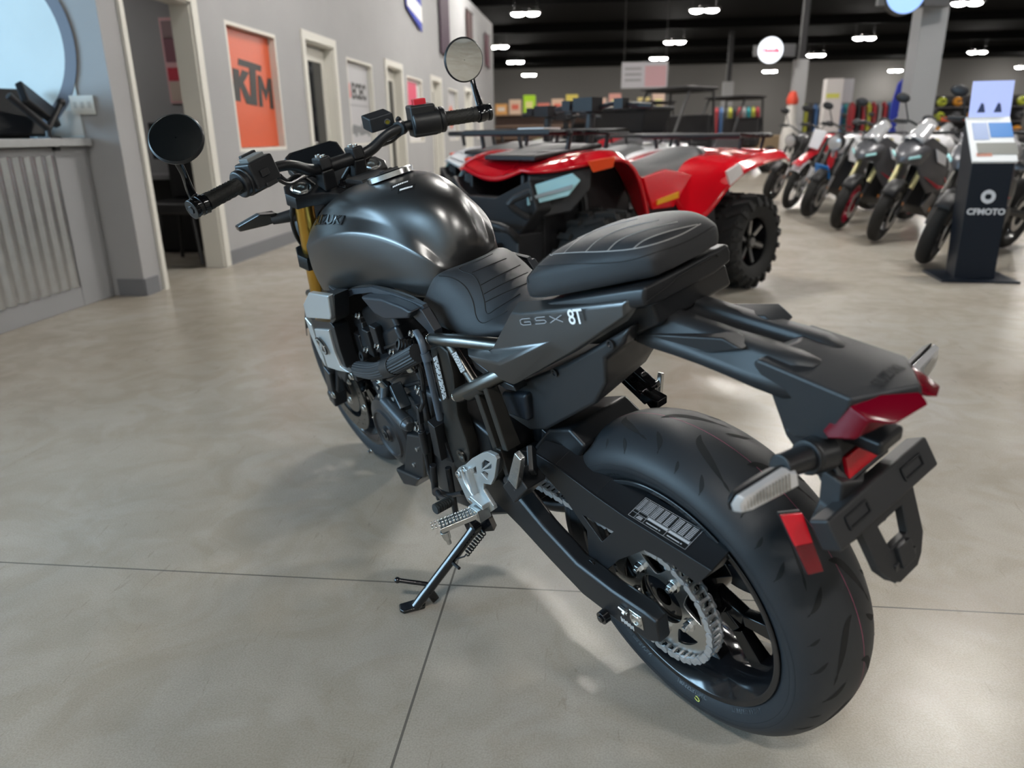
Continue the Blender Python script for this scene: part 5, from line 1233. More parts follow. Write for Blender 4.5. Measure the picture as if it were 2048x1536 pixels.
# wall mural: pale sky, dark wheel ring
WYW = 4.945
t = empty('mural', 'pale blue wall picture of a big motorcycle wheel above the counter', 'mural', (-4.7, WYW, 1.9))
M_mur = mat('mural_sky', (.62, .71, .73), .5, var=.10, vscale=.9)
g = MB(); g.box((.0, -.004, .05), (2.52, .008, 1.72)); obj('backdrop', g, M_mur, t, smooth=0)
cw = Wp(-18, 92, y=WYW)-V((-4.7, WYW, 1.9))
g = MB(); g.lathe((cw.x, -.009, cw.z), (0, 1, 0), [(.52, 0), (.60, 0), (.60, -.003), (.52, -.003)], 64, closed=True)
obj('wheel_ring', g, mat('mural_tyre', (.13, .14, .18), .5), t, smooth=0)
g = MB(); g.box((.0, -.009, -.72), (2.52, .004, .16)); obj('ground_strip', g, mat('mural_ground', (.62, .62, .60), .5), t, smooth=0)
q = Wp(165, 210, y=WYW-.012); t = empty('wall_outlet', 'pale triple wall outlet plate beside the card reader', 'outlet', q)
g = MB(); g.box((0, 0, 0), (.17, .008, .12)); obj('plate', g, mat('outlet_white', (.72, .72, .68), .5), t, bev=.002)
g = MB()
for k in (-.05, 0, .05): g.box((k, -.005, 0), (.022, .004, .04))
obj_each('socket', g, mat('outlet_grey', (.55, .55, .52), .5), t, smooth=0, near=.006)
# office behind the first door: framed print, chair, desk with things
q = Wp(355, 122, y=7.54); t = empty('framed_print', 'narrow red and grey print on the office wall seen through the doorway', 'picture', q)
g = MB(); g.box((0, 0, 0), (.26, .02, .78)); obj('sheet', g, M_pink, t, smooth=0)
for k, (zz, h, m) in enumerate(((.28, .16, (.30, .20, .21)), (.10, .22, (.25, .10, .13)), (-.12, .12, (.6, .05, .08)), (-.28, .18, (.62, .50, .42)))):
    g = MB(); g.box((0, -.012, zz), (.22, .006, h)); obj('print_block', g, mat('print%d' % k, m, .5), t, smooth=0)
t = empty('office_chair', 'black office chair inside the doorway', 'chair', (-3.62, 6.38, 0))
g = MB(); g.box((0, 0, .50), (.5, .5, .10)); obj('seat', g, M_black, t, bev=.03)
g = MB(); g.box((-.0, .26, .86), (.48, .08, .62)); obj('backrest', g, M_black, t, bev=.03)
for k in range(4): g = MB(); a = k*pi/2+pi/4; g.tube([(.2*cos(a), .2*sin(a), .46), (.3*cos(a), .3*sin(a), .02)], .018, 8); obj('leg', g, M_black, t)
t = empty('desk', 'dark office desk beyond the chair in the doorway', 'desk', (-4.6, 7.12, 0))
g = MB(); g.box((0, 0, .73), (1.9, .7, .04)); obj('desk_top', g, mat('desk_grey', (.22, .22, .23), .4), t, bev=.004)
g = MB(); g.box((-.0, .1, .36), (1.8, .4, .7)); obj('pedestal', g, M_black, t, bev=.004)
t = empty('desk_monitor', 'dark monitor standing on the office desk', 'monitor', (-4.05, 7.2, .752))
g = MB(); g.box((0, 0, .30), (.55, .04, .34)); g.box((0, .02, .08), (.06, .05, .18)); g.box((0, .02, .01), (.22, .16, .02)); obj('screen', g, M_dev, t, bev=.006)
for dx, c_, nm in ((-.32, (.03, .12, .55), 'blue'), (-.22, (.12, .55, .08), 'green')):
    g = MB(); g.box((-4.05+dx-.1, 7.0, .80), (.09, .07, .10)); tag(obj('desk_box', g, mat('box_'+nm, c_, .5), bev=.004), 'small %s box on the office desk' % nm, 'box')
# ================================================================== columns, signs, banners
def column(px, py0, px2, Y, w, ztop, name, n):
    x = Wp(px, py0, y=Y).x; g = MB(); g.box((x, Y+w/2, ztop/2), (w, w, ztop)); g.mt(1); g.box((x, Y+w/2, (ztop+5.9)/2), (w*.45, w*.45, 5.9-ztop)); return struct(name, g, [M_colm, mat('post_black', (.02, .02, .022), .6)], smooth=0), x
CY1, CY2, CY3 = 11.2, 22.0, 42.0
c1, cx1 = column(1836, 255, 0, CY1, .33, Wp(1860, 9, y=CY1).z, 'trim_3', 3)
c2, cx2 = column(1593, 240, 0, CY2, .33, Wp(1575, 119, y=CY2).z, 'trim_4', 4)
c3, cx3 = column(1456, 195, 0, CY3, .5, Wp(1456, 163, y=CY3).z, 'trim_5', 5)
def round_sign(px, py, Y, r, label, m, body, mt):
    q = Wp(px, py, y=Y); t = empty('round_sign', label, 'sign', q)
    g = MB(); g.lathe((0, 0, 0), (0, -1, 0), [(0, -.07), (r, -.07), (r, .06), (r*.97, .07)], 40); obj('sign_case', g, M_lampbody, t)
    g = MB(); g.lathe((0, 0, 0), (0, -1, 0), [(0, .071), (r*.96, .071)], 40); obj('sign_face', g, m, t, smooth=0)
    if body: g = MB(); put(g, text2d(body, r*.5, .002, align='CENTER', bold=.01), (0, -.076, -r*.16), (1, 0, 0), (0, 0, 1)); obj('sign_lettering', g, mt, t, smooth=0)
    g = MB(); g.bar((r*.9, .0, 0), (r*.9+.35, .1, 0), .12, .3); g.bar((-r*1.25, .02, 0), (-r*.9, .02, 0), .1, .25); obj_each('sign_bracket', g, mat('bracket_grey', (.08, .08, .085), .5), t, near=.006)
round_sign(1540, 101, 21.7, .33, 'round white lit sign with faint red lettering hung by the middle column', mat('sign_lit', (.85, .9, 1.), .4, emit=.8, ecol=(.85, .9, 1.)), 'Honda', mat('sign_red', (.75, .12, .2), .5, emit=.25))
round_sign(1808, -12, 10.9, .245, 'round blue lit sign cut by the top edge of the photo beside the near column', mat('sign_blue', (.25, .45, .9), .4, emit=.7, ecol=(.35, .55, 1.)), '', None)
# hanging banner far back: half white print half reddish picture
q = Wp(1289, 150, y=26); t = empty('hanging_banner', 'wide white and pink banner hanging from the black ceiling', 'banner', q)
wB = (Wp(1335, 150, y=26)-Wp(1243, 150, y=26)).x; hB = Wp(1289, 124, y=26).z-Wp(1289, 176, y=26).z
g = MB(); g.box((0, 0, 0), (wB, .02, hB)); obj('sheet', g, mat('banner_white', (.6, .6, .63), .6), t, smooth=0)
g = MB(); g.box((wB*.24, -.013, -hB*.05), (wB*.46, .006, hB*.8)); obj('picture', g, mat('banner_pink', (.68, .42, .45), .6), t, smooth=0)
g = MB()
for k in range(3): g.box((-wB*.25, -.013, hB*(.25-k*.22)), (wB*.36, .006, hB*.09))
obj('print_line', g, mat('banner_grey', (.35, .35, .37), .6), t, smooth=0)
g = MB()
for s in (-1, 1): g.cyl((s*wB*.45, 0, hB/2), (s*wB*.45, 0, 5.9-q.z), .012, n=6)
obj('wire', g, M_lampbody, t)
# cloth banners standing out from the left wall high up
def wallflag(y, z0, z1, w, col, name, label, stripe=None, tip=.25):
    t = empty('wall_banner', label, 'banner', (X0+.03, y, z0))
    g = MB(); g.poly([(0, -w/2, tip), (0, w/2, 0), (0, w/2, z1-z0), (0, -w/2, z1-z0)], (.02, 0, 0)); obj('cloth', g, col, t, smooth=0)
    if stripe: g = MB(); g.poly([(.022, -w/2, tip+.03), (.022, w/2, .14), (.022, w/2, .40), (.022, -w/2, tip+.28)], (.004, 0, 0)); obj('stripe', g, stripe, t, smooth=0)
    g = MB(); g.tube([(.02, -w/2-.05, z1-z0), (.02, w/2+.05, z1-z0)], .015, 8); obj('rod', g, M_lampbody, t)
M_blue = mat('flag_blue', (.03, .05, .42), .7); M_plum = mat('flag_plum', (.035, .008, .03), .7)
wallflag(13.9, 2.84, 4.0, 1.1, M_blue, 'flag', 'blue and white wall banner with a slanted lower edge', mat('flag_white', (.8, .8, .8), .7))
wallflag(16.7, 2.62, 4.05, 1.0, M_plum, 'flag', 'dark plum wall banner above the third door', tip=.05)
wallflag(20.0, 2.9, 3.95, .9, mat('flag_black_red', (.04, .015, .015), .7), 'flag', 'black and pale red wall banner, second from the wall end', mat('flag_pale', (.45, .28, .28), .7), tip=.05)
wallflag(23.2, 2.9, 3.8, .8, mat('flag_maroon', (.10, .01, .03), .7), 'flag', 'small maroon wall banner at the far end of the grey wall', tip=.05)
# feather flag and tall price tower between the bikes
q = Wp(1790, 270, y=12.4); t = empty('feather_flag', 'blue and red feather flag beside the near grey column', 'flag', (q.x, 12.4, 0))
zt = Wp(1800, 124, y=12.4).z; z1 = Wp(1790, 155, y=12.4).z
g = MB(); out = [(-.13, .55), (.10, .50), (.12, z1-.15), (.14, zt-.02), (.11, zt), (.04, z1+.02), (-.06, z1-.08), (-.11, z1-.35)]; g.poly([(a, 0, b) for a, b in out], (0, .02, 0)); obj('cloth', g, M_blue, t, smooth=0)
g = MB(); g.poly([(.06, -.004, z1-.02), (.115, -.004, z1-.08), (.135, -.004, zt-.02), (.11, -.004, zt-.005)], (0, -.004, 0)); obj('red_tip', g, mat('flag_red', (.6, .02, .08), .7), t, smooth=0)
g = MB(); g.poly([(-.12, -.004, .56), (.0, -.004, .55), (-.03, -.004, .85), (-.10, -.004, 1.05)], (0, -.004, 0)); obj('light_patch', g, mat('flag_cyan', (.05, .35, .8), .7), t, smooth=0)
g = MB(); put(g, text2d('YAMAHA', .155, .001, bold=.006), (.075, -.008, .78), (.06, 0, 1), (-1, 0, .06)); obj('lettering', g, mat('flag_letter', (.7, .7, .8), .6), t, smooth=0)
g = MB(); g.tube([(.16, .01, 0), (.16, .01, zt-.4), (.15, .01, zt)], .012, 8); g.box((.1, .01, .015), (.4, .4, .03)); obj('pole', g, M_lampbody, t)
q = Wp(1655, 270, y=18.6); t = empty('display_tower', 'tall white display tower with yellow band behind the bikes', 'sign', (q.x, 18.6, 0)); zt = Wp(1660, 158, y=18.6).z; w = .3
g = MB(); g.box((0, 0, zt/2), (w*1.2, .3, zt)); obj('tower_body', g, mat('tower_white', (.60, .57, .56), .5), t, smooth=0); g = MB(); g.box((-.03, -.155, zt-.36), (w*.95, .01, .10)); obj('yellow_band', g, mat('tower_yellow', (.6, .58, .12), .5), t, smooth=0)
g = MB(); g.box((.32, .1, zt-.25), (.28, .1, .5)); obj('side_panel', g, mat('tower_grey', (.42, .41, .44), .5), t, smooth=0)
# information kiosk
KP = (Wp(1895, 552, z=0)+Wp(1975, 560, z=0))/2; KP.z = 0
t = empty('kiosk_stand', 'dark navy kiosk stand with white logo and slanted leaflet top', 'kiosk', (KP.x+.02, KP.y+.02, 0), radians(-6))
M_navy = mat('kiosk_navy', (.005, .009, .017), .4, spec=.25); w = .27
z0 = .83; z1 = 1.10
g = MB(); g.poly([(-w/2, -.10, .012), (-w/2, .10, .012), (-w/2, .24, z1-.02), (-w/2, .20, z1), (-w/2, -.06, z0)], (w, 0, 0)); obj('kiosk_body', g, M_navy, t, bev=.004)
g = MB(); g.box((0, 0, .008), (.52, .46, .016)); obj('foot_plate', g, M_navy, t, bev=.003)
sl = V((0, .26, z1-z0)).normalized(); nn = V((0, -sl.z, sl.y))
o = V((-w/2-.01, -.075, z0)); g = MB(); g.poly([o, o+V((w+.02, 0, 0)), o+V((w+.02, 0, 0))+sl*.42, o+sl*.42], nn*.02); obj('slant_top', g, mat('kiosk_white', (.78, .79, .8), .4), t, bev=.003)
for a, b, c_, d_, m in ((.03, .20, .10, .16, (.30, .38, .6)), (.14, .22, .15, .14, (.03, .2, .55)), (.04, .06, .26, .11, (.22, .22, .2)), (.03, .045, .10, .03, (.6, .25, .18))):
    p = o+V((a, 0, 0))+sl*b+nn*.0215; g = MB(); g.poly([p, p+V((c_, 0, 0)), p+V((c_, 0, 0))+sl*d_, p+sl*d_], nn*.001); obj('leaflet', g, mat('leaf%d' % int(a*1000+b*100), m, .4), t, smooth=0)
p = o+sl*.42+V((.02, .0, .0)); g = MB(); g.box(p+V((.14, .02, .13)), (.27, .012, .26), Matrix.Rotation(-.12, 3, 'X')); obj('screen_panel', g, mat('kiosk_sky', (.45, .52, .85), .4, emit=.45, ecol=(.5, .58, .95)), t, smooth=0)
g = MB()
for k in (.08, .19):
    g.poly([p+V((k-.035, .008, .02)), p+V((k+.035, .008, .02)), p+V((k+.01, .006, .10)), p+V((k-.005, .006, .11))], (0, -.004, 0))
obj('screen_figures', g, mat('kiosk_dark_blue', (.04, .06, .15), .5), t, smooth=0)
g = MB(); c = V((.0, -.0795, .60)); g.lathe(c, (0, -1, .1), [(.022, 0), (.048, 0), (.048, .003), (.022, .003)], 28, closed=True); g.box(c+V((0, -.002, .034)), (.016, .004, .03)); g.box(c+V((0, -.002, -.034)), (.016, .004, .03)); put(g, text2d('CFMOTO', .060, .001, bold=.0022, align='CENTER'), (0, -.089, .475), (1, 0, 0), (0, 0, 1)); obj('kiosk_logo', g, mat('kiosk_print', (.62, .63, .66), .5), t, smooth=0)
# ================================================================== quad bikes
M_atvred = mat('quad_red', (.62, .003, .012), .22, coat=.6); M_atvwhite = mat('quad_white', (.72, .73, .75), .25, coat=.5)
M_atvblk = mat('quad_black', (.014, .014, .016), .5); M_atvseat = mat('quad_seat', (.075, .077, .08), .55)
M_atvty = mat('quad_tyre', (.016, .016, .016), .8); M_ice = mat('headlamp_ice', (.35, .62, .68), .15, coat=.6); M_amb = mat('marker_orange', (.75, .07, .015), .3)
M_sil = mat('wheel_silver', (.5, .5, .5), .3, .9)
def quad(label, loc, rz, M_col, box=False, rear_rack=True):
    t = empty('quad_bike', label, 'quad bike', loc, rz)
    for nm, wx, sy in (('front', 1.48, 1), ('front', 1.48, -1), ('rear', 0, 1), ('rear', 0, -1)):
        c = V((wx, sy*.47, .33)); g = MB()
        g.lathe(c, (0, 1, 0), [(.17, -.10), (.20, -.125), (.27, -.13), (.305, -.10), (.315, 0), (.305, .10), (.27, .13), (.20, .125), (.17, .10)], 44, closed=True)
        for k in range(20):
            a = 2*pi*k/20
            for q in (-1, 1):
                a2 = a+(.08 if q > 0 else -.08); p0 = c+V((.318*cos(a), q*.02, .318*sin(a))); p1 = c+V((.312*cos(a2+.1), q*.115, .312*sin(a2+.1))); g.bar(p0, p1, .034, .03, (cos(a), 0, sin(a)))
                p2 = c+V((.25*cos(a2+.1), q*.136, .25*sin(a2+.1))); g.bar(p1, p2, .03, .022, (0, 1, 0))
        w = obj(nm+'_wheel', g, M_atvty, t)
        g = MB(); g.lathe(c, (0, sy, 0), [(.172, .10), (.165, .06), (.155, -.06)], 32); g.lathe(c+V((0, sy*.05, 0)), (0, sy, 0), [(.05, .03), (.0, .035)], 20)
        for k in range(6): a = 2*pi*k/6+.3; g.bar(c+V((.03*cos(a), sy*.05, .03*sin(a))), c+V((.165*cos(a), sy*.07, .165*sin(a))), .05, .02, (0, 1, 0))
        r = obj('rim', g, M_gloss, w)
        g = MB()
        for k in range(6): a = 2*pi*k/6+.3; g.bar(c+V((.05*cos(a), sy*.0635, .05*sin(a))), c+V((.15*cos(a), sy*.083, .15*sin(a))), .022, .006, (0, 1, 0))
        g.cyl(c+V((0, sy*.08, 0)), c+V((0, sy*.09, 0)), .03, n=14); obj('spoke_face', g, M_sil, r)
    g = MB(); g.box((.74, 0, .42), (1.3, .34, .34)); g.box((.74, 0, .34), (.5, .95, .05)); g.box((1.5, 0, .5), (.5, .5, .3)); g.box((0, 0, .5), (.4, .5, .3))
    for wx in (1.48, 0): g.tube([(wx, -.42, .33), (wx, .42, .33)], .03, 8); g.tube([(wx-.05, -.33, .36), (wx-.05, -.25, .75)], .035, 10); g.tube([(wx-.05, .33, .36), (wx-.05, .25, .75)], .035, 10)
    obj('chassis', g, M_atvblk, t, bev=.02)
    half_loft([(1.93, [(0, .83), (.10, .84), (.24, .89), (.30, .88)]), (1.84, [(0, .86), (.2, .90), (.36, .92), (.42, .88)]), (1.66, [(0, .93), (.24, .95), (.44, .96), (.52, .92)]), (1.48, [(0, .96), (.26, .98), (.46, .99), (.54, .94)]), (1.32, [(0, .98), (.25, .98), (.45, .97), (.53, .92)]), (1.20, [(0, .97), (.22, .95), (.41, .86), (.51, .80)]), (1.10, [(0, .94), (.20, .90), (.37, .73), (.48, .66)]), (1.02, [(0, .92), (.18, .86), (.35, .58), (.46, .50)])], 'front_fender', M_col, t, sub=2, cr_cols=((2, .6), (3, .8)), close_ends=False).modifiers.new('s', 'SOLIDIFY').thickness = .018
    half_loft([(.58, [(0, .80), (.20, .76), (.33, .58), (.45, .48)]), (.44, [(0, .86), (.22, .84), (.40, .68), (.50, .56)]), (.30, [(0, .90), (.26, .90), (.45, .84), (.53, .74)]), (.08, [(0, .93), (.28, .93), (.48, .90), (.55, .84)]), (-.20, [(0, .95), (.30, .95), (.50, .93), (.56, .88)]), (-.40, [(0, .96), (.32, .96), (.50, .95), (.56, .90)]), (-.48, [(0, .90), (.32, .90), (.48, .90), (.53, .84)])], 'rear_fender', M_col, t, sub=2, cr_cols=((2, .6), (3, .8)), close_ends=False).modifiers.new('s', 'SOLIDIFY').thickness = .018
    g = MB()
    for s in (1, -1): g.poly([(.90, s*.28, .80), (.84, s*.32, .60), (.62, s*.32, .60), (.40, s*.30, .80), (.62, s*.24, .84)], (0, -s*.03, 0))
    sp_ = obj('side_panel', g, M_col, t, bev=.006)
    g = MB(); g.poly([(.60, .335, .70), (.84, .345, .66), (.84, .345, .63), (.60, .335, .66)], (0, .006, 0)); obj('side_decal', g, mat('decal_yellow', (.75, .38, .02), .4), sp_, smooth=0)
    g = MB(); g.poly([(.34, .51, .82), (.22, .53, .87), (.17, .53, .80), (.29, .515, .73)], (0, .012, 0)); obj('fender_decal', g, mat('decal_white', (.75, .72, .72), .4), sp_, smooth=0)
    half_loft([(1.0, [(0, .97), (.10, .96), (.15, .86)]), (.85, [(0, .90), (.13, .89), (.18, .80)]), (.6, [(0, .88), (.15, .87), (.2, .78)]), (.35, [(0, .93), (.17, .92), (.22, .82)]), (.10, [(0, .99), (.17, .98), (.22, .86)]), (.0, [(0, .97), (.15, .96), (.2, .86)])], 'seat', M_atvseat, t, sub=2)
    g = MB(); g.poly([(1.95, -.34, .84), (2.02, -.14, .74), (2.02, .14, .74), (1.95, .34, .84), (1.93, .38, .68), (1.98, .2, .46), (1.98, -.2, .46), (1.93, -.38, .68)], (-.12, 0, 0)); g.box((1.9, 0, .45), (.2, .6, .2))
    for s in (1, -1): g.poly([(1.9, s*.28, .86), (1.62, s*.49, .90), (1.60, s*.47, .78), (1.72, s*.44, .66), (1.93, s*.30, .62)], (-.04, -s*.06, 0)); g.poly([(.98, s*.47, .55), (.86, s*.47, .50), (.80, s*.47, .34), (.95, s*.47, .30)], (0, -s*.1, 0)); g.poly([(.50, s*.47, .52), (.40, s*.49, .60), (.34, s*.49, .40), (.46, s*.47, .30)], (0, -s*.12, 0)); g.poly([(1.02, s*.30, .62), (.40, s*.28, .62), (.42, s*.3, .32), (1.0, s*.3, .32)], (0, -s*.04, 0))
    for s in (1, -1): g.poly([(1.9, s*.24, .86), (1.06, s*.24, .90), (.95, s*.24, .55), (1.0, s*.24, .35), (1.9, s*.24, .40)], (0, -s*.03, 0))
    g.poly([(1.80, .22, .925), (1.80, -.22, .925), (1.25, -.24, .985), (1.25, .24, .985)], (0, 0, .03))
    obj('front_mask', g, M_atvblk, t, bev=.012)
    for s in (1, -1):
        g = MB(); P = [V((1.93, s*.30, .80)), V((1.74, s*.46, .87)), V((1.69, s*.475, .83)), V((1.76, s*.45, .75)), V((1.94, s*.31, .70))]; g.poly(P, (.02, s*.02, .0)); h = obj('headlight', g, M_ice, t, bev=.008)
        g = MB(); g.poly([V((1.93, s*.325, .75)), V((1.75, s*.47, .81)), V((1.75, s*.47, .79)), V((1.93, s*.325, .73))], (.02, s*.02, 0)); obj('light_strip', g, mat('headlamp_grey', (.3, .35, .38), .2), h, smooth=0)
        g = MB(); g.poly([(1.70, s*.525, .93), (1.50, s*.545, .95), (1.52, s*.545, .89), (1.66, s*.53, .87)], (0, s*.015, 0)); obj('marker_lamp', g, M_amb, t, bev=.006)
    g = MB(); g.tube([(2.0, -.30, .52), (2.10, -.26, .60), (2.10, .26, .60), (2.0, .30, .52)], .022, 10, k=4); g.tube([(1.96, -.34, .64), (2.06, -.30, .72), (2.0, -.40, .78)], .02, 8, k=3); g.tube([(1.96, .34, .64), (2.06, .30, .72), (2.0, .40, .78)], .02, 8, k=3); g.box((2.02, 0, .40), (.08, .34, .18)); obj('bumper', g, M_atvblk, t)
    g = MB(); g.box((2.07, .02, .53), (.03, .06, .12)); g.mt(1); g.box((2.075, .02, .40), (.02, .03, .22)); obj('winch_hook', g, [mat('hook_pale', (.6, .68, .7), .4), mat('strap_cyan', (.03, .38, .48), .5)], t, bev=.004)
    def rack(x0, x1, z, nm):
        g = MB(); g.tube([(x0, -.42, z), (x1, -.36, z), (x1, .36, z), (x0, .42, z)], .018, 8, closed=True)
        for k in range(1, 5): x = x0+(x1-x0)*k/5; g.tube([(x, -.40, z), (x, .40, z)], .012, 6)
        for s in (-1, 1): g.tube([(x0+(x1-x0)*.2, s*.38, z), (x0+(x1-x0)*.2, s*.36, z-.09)], .014, 6); g.tube([(x0+(x1-x0)*.75, s*.38, z), (x0+(x1-x0)*.75, s*.36, z-.09)], .014, 6)
        obj(nm, g, M_atvblk, t)
    rack(1.25, 1.82, 1.08, 'front_rack'); rack(.05, -.46, 1.04, 'rear_rack')
    g = MB(); g.tube([(1.12, 0, .95), (1.10, 0, 1.18)], .03, 10); g.tube([(1.0, -.40, 1.22), (1.08, -.15, 1.24), (1.10, 0, 1.20), (1.08, .15, 1.24), (1.0, .40, 1.22)], .014, 8, k=4)
    for s in (-1, 1): g.tube([(1.0, s*.40, 1.22), (1.03, s*.28, 1.23)], .02, 10); g.box((1.07, s*.22, 1.24), (.06, .07, .06))
    g.box((1.13, 0, 1.24), (.1, .16, .08)); obj('handlebar', g, M_atvblk, t)
    g = MB(); g.ball((1.0, .34, 1.05), .0, 4, 3) if False else g.box((1.55, .0, 1.10), (.14, .22, .012)); obj('hang_tag', g, M_white, t, smooth=0)
    return t
A_Q = radians(48); fq = V((-cos(A_Q), -sin(A_Q), 0)); rq = V((-sin(A_Q), cos(A_Q), 0)); OQ = V((1.04, 5.47, 0))+rq*.45
quad('red quad bike parked behind the matte black motorcycle', OQ, atan2(fq.y, fq.x), M_atvred)
o2 = OQ+V((-.35, 1.35, 0)); quad('white quad bike standing behind the red quad bike', o2, atan2(fq.y, fq.x), M_atvwhite)
o3 = o2+rq*1.25-fq*1.5; quad('black quad bike in the row behind the white quad bike', o3, atan2(fq.y, fq.x), mat('quad_dark', (.03, .03, .035), .3, coat=.4))
q = Wp(1283, 262, y=o3.y+.1); t = empty('cargo_box', 'black cargo box on the rear rack of the black quad bike', 'box', (o3.x-.05, o3.y+.10, 1.062), atan2(fq.y, fq.x))
g = MB(); g.loft([[V((x*a, y*b, z)) for x, y in ((-1, -1), (1, -1), (1, 1), (-1, 1))] for z, a, b in ((0, .20, .36), (.24, .25, .43))]); obj('tub', g, M_atvblk, t, bev=.02); g = MB(); g.box((0, 0, .26), (.54, .90, .05)); obj('lid', g, M_atvblk, t, bev=.02); g = MB(); g.box((0, 0, .292), (.3, .5, .01)); obj('paper_tag', g, mat('tag_cream', (.75, .65, .52), .5), t, smooth=0)
# ================================================================== row of motorcycles on the right
def moto(label, x, y, hd, lean, style, c1, c2, rimc, forkc, steer=14):
    """(x, y) is where the front tyre meets the floor; hd heading angle"""
    t = bpy.data.objects.new('motorcycle', None); COL.objects.link(t)
    big = style == 'dirt'; RF = .34 if big else .30
    ST = Matrix.Translation((1.524, 0, 0)) @ Matrix.Rotation(radians(steer), 4, V((-sin(radians(25)), 0, cos(radians(25))))) @ Matrix.Translation((-1.524, 0, 0))
    R0 = Matrix.Rotation(hd, 4, 'Z') @ Matrix.Rotation(-lean, 4, 'X'); cw_ = R0 @ (ST @ V((1.42, 0, RF))); ax_ = (R0.to_3x3() @ (ST.to_3x3() @ V((0, 1, 0)))).normalized(); dn_ = (V((0, 0, -1))+ax_*ax_.z).normalized(); pc = cw_+dn_*RF
    t.matrix_world = Matrix.Translation((x-pc.x, y-pc.y, .012)) @ R0
    tag(t, label, 'motorcycle')
    for nm, wx, R, hw in (('rear_wheel', 0, .315, .085 if not big else .06), ('front_wheel', 1.42, RF, .06 if not big else .045)):
        g = MB(); c = (wx, 0, R); g.lathe(c, (0, 1, 0), [(R-.085, .8*hw), (R-.055, hw), (R-.03, hw*.9), (R-.008, hw*.55), (R, 0), (R-.008, -hw*.55), (R-.03, -hw*.9), (R-.055, -hw), (R-.085, -.8*hw)], 48, closed=True); wf = nm[0] == 'f'; fx = (lambda m_: m_.xf(ST) if wf else m_); w = obj(nm, fx(g), M_atvty, t, smooth=50)
        g = MB(); g.lathe(c, (0, 1, 0), [(R-.08, .75*hw), (R-.105, .4*hw), (R-.105, -.4*hw), (R-.08, -.75*hw), (R-.095, -.6*hw), (R-.12, 0), (R-.095, .6*hw)], 36, closed=True); g.cyl((wx, -.05, R), (wx, .05, R), .04, n=14)
        for k in range(10 if not big else 16): a = 2*pi*k/(10 if not big else 16); g.bar((wx+.03*cos(a), 0, R+.03*sin(a)), (wx+(R-.1)*cos(a+.1), 0, R+(R-.1)*sin(a+.1)), .02 if not big else .005, .018 if not big else .005, (0, 1, 0))
        obj('rim', fx(g), rimc, w)
        g = MB()
        for s in (1, -1): g.lathe((wx, s*.07, R), (0, 1, 0), [(.09, 0), (.145, 0), (.145, .004), (.09, .004)], 28, closed=True)
        obj('brake_disc', fx(g), M_sil, w)
    for s in (1, -1):
        b = V((1.42, s*.095, RF)); T = V((1.09, s*.095, 1.0)); g = MB(); g.cyl(b+(T-b)*.35, T, .026, n=14); f = obj('fork_leg', g.xf(ST), forkc, t); g = MB(); g.cyl(b, b+(T-b)*.38, .021, n=12); g.box(b+V((-.08, -s*.02, .06)), (.06, .04, .11)); obj('fork_slider', g.xf(ST), M_atvblk if style != 'naked' else M_sil, f); g = MB(); g.cyl(b+V((.03, s*.02, .12)), b+V((.03, s*.026, .12)), .018, n=10); obj('reflector', g.xf(ST), mat('amber', (.6, .2, .03), .3), f)
    g = MB(); rows = [[V((1.42+(RF+.02)*cos(radians(a)), yy, RF+(RF+.02)*sin(radians(a))-(.02 if abs(yy) > .05 else 0))) for yy in (-.065, -.04, 0, .04, .065)] for a in range(40, 150, 15)]; g.loft(rows, closed=False); obj('front_fender', g.xf(ST), c2 if style == 'dirt' else M_atvblk, t, solid=.004)
    g = MB(); g.loft([[V((xx, yy, zz)) for yy, zz in ((-w, z0), (w, z0), (w, z1), (-w, z1))] for xx, w, z0, z1 in ((.40, .10, .30, .55), (.6, .15, .22, .68), (.85, .15, .24, .74), (.98, .12, .34, .70))]); g.lathe((.68, .15, .38), (0, 1, 0), [(.10, 0), (.095, .04), (0, .045)], 20); obj('engine', g, M_metdk, t, bev=.015)
    g = MB(); g.tube([(.50, .11, .40), (.2, .13, .36), (0, .12, .315)], [.04, .03, .03], 8); g.tube([(.50, -.11, .40), (.2, -.13, .36), (0, -.12, .315)], [.04, .03, .03], 8); obj('swingarm', g, M_atvblk, t)
    g = MB(); g.tube([(.9, -.08, .5), (.8, -.1, .25), (.4, -.14, .25), (.2, -.18, .36)], .025, 8, k=4); g.tube([(.25, -.18, .34), (-.10, -.20, .50)], [.05, .055], 14); obj('exhaust', g, M_metgr, t)
    half_loft([(1.06, [(0, .95), (.08, .94), (.11, .86), (.08, .78)]), (.92, [(0, 1.03), (.11, 1.01), (.155, .92), (.12, .80)]), (.74, [(0, 1.03), (.11, 1.01), (.15, .92), (.11, .80)]), (.58, [(0, .95), (.08, .93), (.10, .87), (.09, .80)]), (.50, [(0, .86), (.06, .86), (.08, .84), (.07, .80)])], 'fuel_tank', c2 if style == 'sport' else c1, t, sub=2)
    half_loft([(.56, [(0, .84), (.08, .835), (.10, .80)]), (.40, [(0, .81), (.12, .80), (.14, .76)]), (.18, [(0, .83), (.11, .82), (.12, .79)]), (.12, [(0, .90), (.10, .89), (.11, .84)]), (-.15, [(0, .93), (.08, .92), (.09, .88)])], 'seat', M_atvblk, t, sub=2)
    half_loft([(.30, [(0, .80), (.11, .80), (.12, .72)]), (.05, [(0, .85), (.11, .85), (.11, .78)]), (-.25, [(0, .92), (.07, .92), (.07, .87)])], 'tail', c2, t, sub=1)
    g = MB(); g.tube([(1.02, -.36, 1.06), (1.06, -.2, 1.09), (1.08, 0, 1.04), (1.06, .2, 1.09), (1.02, .36, 1.06)], .013, 8, k=4); h = obj('handlebar', g.xf(ST), M_atvblk, t)
